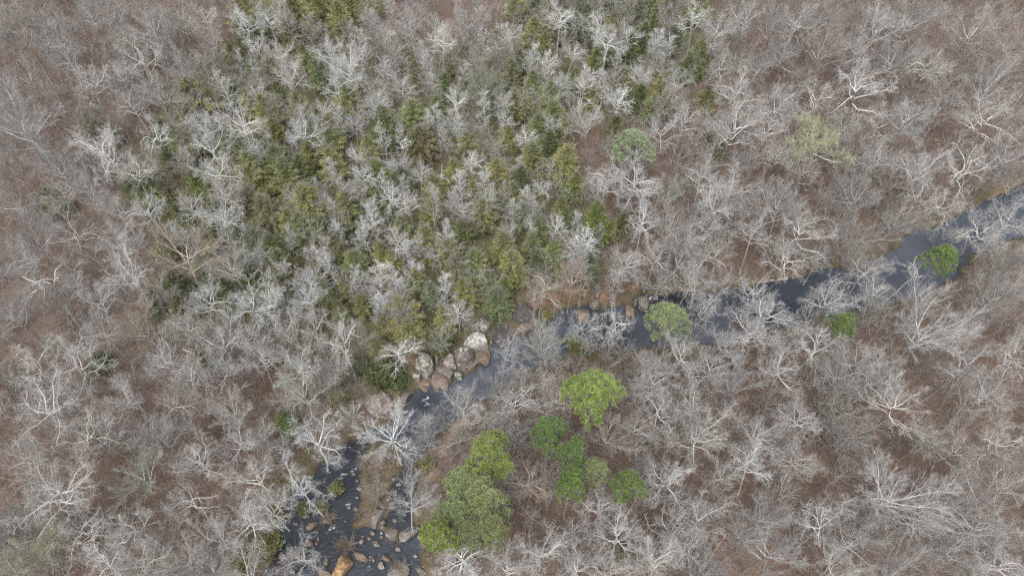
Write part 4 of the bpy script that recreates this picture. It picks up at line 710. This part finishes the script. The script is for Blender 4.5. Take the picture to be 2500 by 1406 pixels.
SHRUBS = [ # x, y, radius px, hue or None, label
 (940,920,48,'D','large dark evergreen bush above the pink rock outcrop'),(900,905,34,'D','dark evergreen bush at the left end of streamside thicket'),(975,930,28,'D','dark bush at the lower right end of streamside thicket'),
 (1065,845,34,'D','dark green bush above the narrow upright grey stone'),(1095,830,24,'D','small dark bush above the peach sandstone slope'),(1040,815,26,'O','olive bush on the slope above the largest lichen boulder'),
 (845,1330,34,None,'round twiggy tan bush on the boulder islet in the pool'),(905,1165,30,None,'tan brush covering the upper half of the islet'),(925,1215,32,None,'tan brush covering the lower half of the islet'),(895,1130,28,None,'tan brush at the upper left shore of the islet'),(945,1120,28,None,'grey-brown brush at the upper right shore of the islet'),
 (800,1265,26,None,'twiggy bush on the knoll in the left channel'),(975,1385,30,None,'brown brush growing on the boulder at the bottom of stream'),(740,1240,20,'O','small green clump on a rock in left channel'),(820,1190,20,'O','mossy green clump under the white limbs in left channel'),(785,1235,16,'Y','small olive clump beside the twiggy knoll'),
 (880,1255,24,None,'thin brush at the lower left shore of the islet'),(960,1310,26,None,'low brush between the islet tip and right bank rocks'),(1335,766,18,'Y','olive bush at the waterline right of dark streaked slab'),
 (1400,835,22,'O','low green bush on the point of the right bank'),(1430,850,22,'D','dark low bush on the right bank below the rapid'),(720,1355,30,None,'brushy clump on the left bank at the bottom'),(690,1385,26,None,'twiggy clump beside the pale cream stone'),
 (240,890,34,'D','dark green bush patch under big pale oak crown on left'),(490,875,28,'D','dark green bush between two bare crowns left of stream'),(522,892,22,'D','small dark bush right of the one between bare crowns'),(50,930,28,'D','dark green bush at the far left under big limbs'),
 (30,1310,26,'D','dark bush near the bottom left corner'),(600,1360,40,'Y','olive brown bush on the left bank near the bottom'),(650,1330,34,'Y','mossy bush at left bank edge above the cream stone'),
 (1740,335,18,'D','tiny dark bush under bare crowns right of bluish pine'),(820,970,24,'O','olive bush on the slope above the pink outcrop'),(850,1000,22,'O','olive bush left of the pink rock outcrop'),
 (1010,1135,24,None,'brown brush on the right bank beside the sand patch'),(1045,1130,22,'Y','low olive brush at the foot of sand patch'),(1040,1340,24,None,'grey brush on the right bank above the mossy boulder'),
]
for (x, y, r, h, lb) in SHRUBS:
    p = rt_.choice(SHL if h else SHB); px_, py_, g = place_xy(x, y, .8); s = r * depth(px_, py_, 1) / FPX / 1.65
    root = link(bpy.data.objects.new('shrub', None)); root.location = (px_, py_, max(g, .1) + (.5 if 'boulder' in lb else 0)); root.rotation_euler = (0, 0, rt_.uniform(0, 6.28)); root.scale = (s, s, s * .85); root.empty_display_size = .3
    a = link(bpy.data.objects.new('stems', p['stems']), root); v = rt_.uniform(.85, 1.1); a.color = (.30 * v, .245 * v, .19 * v, 1)
    if h: f_ = link(bpy.data.objects.new('foliage', p['foliage']), root); c = EG[h]; f_.color = (c[0] * v * .62, c[1] * v * .62, c[2] * v * .66, 1)
    tag(root, lb, 'shrub', 'shrubs by the stream' if x > 600 else 'dark bushes on the left slope')

# ------------------------------------------------------------------ fallen trunks
def log(a, b_, r, colr, label, za=.4, zb=.4, name='fallen_log'):
    pa = np.array(place_xy(a[0], a[1], za)); pb = np.array(place_xy(b_[0], b_[1], zb)); pa[2] += za; pb[2] += zb
    rng = np.random.default_rng(int(a[0])); T = Tubes(); n = 8; P_ = [pa + (pb - pa) * i / n + rng.normal(size=3) * .05 * (0 < i < n) for i in range(n + 1)]
    P_ = [q - pa for q in P_]; T.path(P_, [r * (1 - .55 * i / n) for i in range(n + 1)], 7)
    L = np.linalg.norm(pb - pa)
    for i in range(5):
        u = rng.uniform(.3, .95); q = (pb - pa) * u; d = side(rng, unit(pb - pa), 1.0); d[2] = abs(d[2]); T.piece(q, q + d * L * .12, r * .35, r * .12)
    V_, F_ = T.arrays(); o = link(bpy.data.objects.new(name, tri_mesh(name, V_, F_, M_BARK, True))); o.location = pa; o.color = (*colr, 1)
    tag(o, label, 'log', 'fallen trunks on the forest floor')
log((1705,1404),(1773,1301),.2,(.40,.27,.20),'long reddish fallen trunk at the bottom edge right of centre',.4,1.5)
log((1820,1320),(1872,1315),.2,(.44,.40,.36),'short pale log lying level in the lower right woods')
log((1923,679),(1862,688),.25,(.32,.27,.22),'brown log lying along the river edge')
log((1076,392),(1074,345),.28,(.24,.15,.09),'brown broken trunk lying upright among the cedars',.4,.8)
log((447,852),(492,872),.2,(.42,.38,.34),'pale log on the left slope below the dense beige crown')
log((1052,1097),(1190,1058),.17,(.36,.28,.22),'long thin trunk lying across the sand patch')
log((1090,1090),(1145,1070),.12,(.40,.35,.29),'thin log just below the long trunk across the sand',.6,.6)
log((2110,1215),(2050,1245),.28,(.10,.085,.06),'dark mossy log under the largest crown at lower right')
log((2310,1040),(2300,1052),.25,(.15,.12,.09),'short dark log beside a leaning trunk at right')
log((2250,735),(2285,706),.2,(.36,.32,.27),'pale driftwood log at the river edge under ragged pine',.5,.9)
log((935,843),(948,872),.14,(.40,.37,.33),'thin pale log pointing down the rocky slope')
log((1690,200),(1660,235),.2,(.2,.15,.12),'dark log by the upper right edge of the cedars')

# ------------------------------------------------------------------ undergrowth: saplings, brush and sticks nobody could count
def sapling(rng):
    T = Tubes(); n = rng.integers(1, 4)
    for s in range(n):
        d = np.array([rng.normal() * .22, rng.normal() * .22, 1.]); L = rng.uniform(2.5, 6.5)
        P_, Rr = wander(rng, np.array([rng.normal() * .3, rng.normal() * .3, -.1]), d, L, .045, .015, 5, .09)
        for a in range(5): T.piece(P_[a], P_[a + 1], Rr[a], Rr[a + 1])
        branchlets(rng, T, P_, Rr, L * .75, (11, 5), .2, .7, (.42, .5), .12, .011)
    return T.arrays()
rng = np.random.default_rng(77)
SAP = [sapling(rng) for _ in range(14)]
Vs, Fs, n0, cnt = [], [], 0, 0
cx = np.column_stack([rng.uniform(-150, 150, 5200), rng.uniform(12, 176, 5200)])
cd_ = river_d(cx); ce_ = sdist(cx, EVER); cg = ground_z(cx, cd_)
for i in range(len(cx)):
    px, py = proj(cx[i, 0], cx[i, 1], cg[i] + 2)
    if not (-150 < px < 2650 and -150 < py < 1560) or cd_[i] < .6: continue
    if ce_[i] < 0 and rng.random() < .4: continue
    V_, F_ = SAP[rng.integers(len(SAP))]; a = rng.uniform(0, 6.28); s = rng.uniform(.55, 1.25) * (.6 if cd_[i] < 3 else 1); ca_, sa_ = math.cos(a) * s, math.sin(a) * s
    W_ = V_ @ np.array([[ca_, sa_, 0], [-sa_, ca_, 0], [0, 0, s]]) + [cx[i, 0], cx[i, 1], cg[i]]
    Vs.append(W_.astype(np.float32)); Fs.append(F_ + n0); n0 += len(V_); cnt += 1
o = link(bpy.data.objects.new('undergrowth', tri_mesh('undergrowth', np.concatenate(Vs), np.concatenate(Fs), M_BRUSH)))
tag(o, 'thin grey saplings and brush filling the forest floor', 'undergrowth', kind='stuff'); print('saplings', cnt, 'faces', sum(map(len, Fs)))
def thicket_tree(rng):
    T = Tubes(); P_, Rr = wander(rng, np.array([0, 0, -.2]), np.array([rng.normal() * .06, rng.normal() * .06, 1.]), rng.uniform(8, 12), .085, .03, 6, .05)
    for a in range(6): T.piece(P_[a], P_[a + 1], Rr[a], Rr[a + 1])
    for i in range(9):
        u = .45 + .55 * (i + .5) / 9; j = min(int(u * 6), 5); p = P_[j] + (P_[j + 1] - P_[j]) * (u * 6 - j)
        az = i * 2.4 + rng.uniform(-.3, .3); th = rng.uniform(.5, 1.0); d = np.array([math.cos(az) * math.sin(th), math.sin(az) * math.sin(th), math.cos(th)])
        Q_, QR = wander(rng, p, d, rng.uniform(2, 3.6) * (1.3 - .5 * u), .035, .015, 4, .14, .03)
        for a in range(4): T.piece(Q_[a], Q_[a + 1], QR[a], QR[a + 1])
        branchlets(rng, T, Q_, QR, 3, (7, 6), .17, .6, (.5, .62), .1, .009)
    return T.arrays()
THK = [thicket_tree(rng) for _ in range(12)]
Vs, Fs, n0, cnt = [], [], 0, 0
M_THK = M_BRUSH.copy(); M_THK.name = 'thicket_bark'
for e_, c_ in zip(next(n_2 for n_2 in M_THK.node_tree.nodes if n_2.type == 'VALTORGB').color_ramp.elements, ((.235, .210, .185), (.275, .255, .23), (.315, .295, .27))): e_.color = (*c_, 1)
cx = np.column_stack([rng.uniform(-150, 150, 3100), rng.uniform(12, 176, 3100)])
cd_ = river_d(cx); ce_ = sdist(cx, EVER); cg = ground_z(cx, cd_)
for i in range(len(cx)):
    px, py = proj(cx[i, 0], cx[i, 1], cg[i] + 5)
    if not (-150 < px < 2650 and -150 < py < 1600) or cd_[i] < 1.5 or (ce_[i] < 0 and rng.random() < (.35 if py < 330 else .7)): continue
    V_, F_ = THK[rng.integers(len(THK))]; a = rng.uniform(0, 6.28); s = rng.uniform(.6, 1.2); ca_, sa_ = math.cos(a) * s, math.sin(a) * s
    W_ = V_ @ np.array([[ca_, sa_, 0], [-sa_, ca_, 0], [0, 0, s]]) + [cx[i, 0], cx[i, 1], cg[i]]
    Vs.append(W_.astype(np.float32)); Fs.append(F_ + n0); n0 += len(V_); cnt += 1
o = link(bpy.data.objects.new('young_woods', tri_mesh('young_woods', np.concatenate(Vs), np.concatenate(Fs), M_THK)))
tag(o, 'hazy grey young trees filling the woods under the big crowns', 'young woods', kind='stuff'); print('thicket', cnt, 'faces', sum(map(len, Fs)))
# sticks and litter lying on the floor
n = 90000; sp2 = np.column_stack([rng.uniform(-150, 150, n), rng.uniform(12, 176, n)]); dd = river_d(sp2); keep = dd > .3; sp2 = sp2[keep]; dd = dd[keep]
zz = ground_z(sp2, dd); n = len(sp2); a = rng.uniform(0, 6.28, n); P_ = np.column_stack([sp2, zz + .05]); D_ = np.column_stack([np.cos(a), np.sin(a), rng.normal(size=n) * .12 + .05])
ln = rng.uniform(.3, 1.3, n); A_ = np.column_stack([-np.sin(a), np.cos(a), np.zeros(n)]) * (rng.uniform(.008, .028, n))[:, None]
V_ = np.stack([P_ - A_, P_ + A_, P_ + D_ * ln[:, None]], 1).reshape(-1, 3)
o = link(bpy.data.objects.new('fallen_twigs', tri_mesh('fallen_twigs', V_, np.arange(n * 3).reshape(-1, 3), M_BRUSH)))
tag(o, 'fallen grey twigs scattered over the brown leaf litter', 'twigs', kind='stuff')

# ------------------------------------------------------------------ labels that single each tree out
RLM = [(840,1380,'the orange slab'),(845,1330,'the round bush islet'),(758,1285,'the leaf-shaped boulder'),(940,1260,'the flat islet slab'),(1000,1300,'the right bank slab'),(920,1180,'the long stream islet'),(705,1325,'the left white rapid'),(800,1190,'the green clumps'),(910,1060,'the channel fork'),(970,1385,'the brush-topped boulder'),(1119,918,'the lone bend boulder'),(1422,775,'the round pinkish boulder'),(1280,780,'the dark streaked slab'),(1580,745,'the tall grey block'),(1050,940,'the flat smooth slab'),(700,1220,'the dark left pool'),(1395,835,'the right bank point')]
LM = [(1119,918,'the lone boulder in the stream bend'),(1448,952,'the broad bright pine'),(1192,1108,"the left pine clump's top pine"),(1072,1302,'the vivid lower left pine'),(1398,1105,'the darkest green pine'),(1535,1180,'the rightmost clump pine'),
 (1630,775,'the round tree over the river'),(2300,628,'the ragged pine over the river'),(2060,790,'the lone cedar by the river'),(1545,350,'the bluish green pine'),(2010,345,'the yellow-green leafing tree'),(1455,548,'the bright upright cedar'),(1215,738,'the rounded streamside cedar'),
 (697,1035,'the lone cedar left of the stream'),(940,920,'the dark streamside bush'),(920,1180,'the stream islet'),(840,1380,'the orange slab'),(1390,715,'the clay bank'),(460,590,'the wide beige crown'),(132,490,'the small cedar at far left'),(475,245,'the uppermost left olive cedar'),
 (720,45,'the tall cedar at the top'),(0,0,"the photo's top left corner"),(2500,0,"the photo's top right corner"),(0,1406,"the photo's bottom left corner"),(2500,1406,"the photo's bottom right corner"),(0,703,"the left edge's midpoint"),(2500,703,"the right edge's midpoint"),(1250,0,"the top edge's midpoint"),
 (1773,1350,'the long reddish fallen trunk'),(1075,370,'the broken trunk among cedars'),(2155,1160,'the largest lower right crown'),(330,1160,'the dense greenish left crown'),(1700,150,'the cedar pair at upper right'),(1030,350,'the rusty olive cedar'),(752,500,'the yellowish big cedar'),(1370,400,'the paired cedars by the brown gap'),
 (1900,480,"the woods above the river's middle"),(985,765,'the yellowish cedar above the rocks'),(240,355,'the white fan crown at left'),(1950,1000,'the gap right of the pines'),(2400,250,'the upper right thicket'),(100,970,'the huge left oak'),(2305,790,'the huge crown below the river')]
DIRS = ['right of', 'upper right of', 'above', 'upper left of', 'left of', 'lower left of', 'below', 'lower right of']
ORD = ['', 'second', 'third', 'fourth', 'fifth', 'sixth', 'seventh', 'eighth', 'ninth', 'tenth', 'eleventh', 'twelfth', 'thirteenth', 'fourteenth', 'fifteenth', 'sixteenth']
def assign(items, noun_of, LMs, dist0=12):
    slots = {}
    for it in items:
        best = min(((it['px'] - x) ** 2 + (it['py'] - y) ** 2, x, y, ph) for x, y, ph in LMs)
        d, x, y, ph = best; d = math.sqrt(d)
        key = (ph, 'at' if d < dist0 else DIRS[int(round(math.atan2(-(it['py'] - y), it['px'] - x) / (math.pi / 4))) % 8])
        slots.setdefault(key, []).append((d, it))
    for (ph, dr), L in slots.items():
        L.sort(key=lambda q: q[0])
        for k, (d, it) in enumerate(L):
            where = f'one at {ph}' if dr == 'at' and k == 0 else (f'nearest one {dr} {ph}' if k == 0 else f'{ORD[min(k, 15)]} one {dr} {ph}')
            it['o']['label'] = f'{noun_of(it)}, {where}'
assign(THINGS, lambda t: f"{TWORD[t['tone']]} {'slender' if t['style'] in ('slim','tuft') else 'dead' if t['style']=='snag' else 'bare'} tree", [l for l in LM])
for t_ in THINGS:
    sm = t_['style'] in ('slim', 'tuft', 'snag'); tag(t_['o'], None, 'slender tree' if sm else 'bare tree', 'slender young bare trees' if sm else 'leafless trees of the winter woods')
for t_ in EVT:
    if t_['px'] in (697,) or (t_['px'], t_['py']) == (2060,790):
        pass
assign([dict(o=o_, px=a_, py=b_, w=w_) for a_, b_, (o_, w_) in SMALL], lambda t: f"small {t['w']} stone in the water", RLM)
assign(EVT, lambda t: f"{EWORD[t['hue']]} cedar", LM, 1)
for t_ in EVT: tag(t_['o'], None, 'cedar tree', 'cedars of the evergreen grove')
HL = {(697,1035): 'lone bright green cedar on the left bank below the pink outcrop', (132,490): 'small bright green cedar alone at the far left', (1535,1352): 'small light green cedar under a white crown near the bottom', (475,245): 'uppermost olive cedar at the left end of the evergreen grove', (720,45): 'tall olive cedar at the very top left of centre', (1030,350): 'rusty olive cedar in the middle of the upper grove', (752,500): 'large yellowish cedar in the densest left part of the grove', (1370,400): 'yellowish cedar, right one of a close pair below a dark gap', (985,765): 'yellowish olive cedar on the slope just above the boulders', (2035,1005): 'tiny dark green cedar in the gap of the right woods'}
for t_ in EVT:
    k = (t_['px'], t_['py'])
    if k in HL: t_['o']['label'] = HL[k]; t_['o'].pop('group', None)
HB = {(460,590): 'wide densely twigged beige crown at the left edge of the grove', (2155,1160): 'largest fan-shaped pale crown in the lower right woods', (330,1160): 'dense greenish grey fan crown in the lower left woods', (240,355): 'white fan-shaped crown alone on a long trunk at upper left', (2305,790): 'huge pale fan crown just below the river at right', (110,970): 'huge pale oak with long limbs at the left edge'}
for t_ in THINGS:
    k = (t_['px'], t_['py'])
    if k in HB: t_['o']['label'] = HB[k]
labs = {}
for o in COL.objects:
    if o.parent is None and 'label' in o: labs.setdefault(o['label'], []).append(o)
print('duplicate labels', sum(len(v) - 1 for v in labs.values() if len(v) > 1), 'longest', max(len(l.split()) for l in labs))
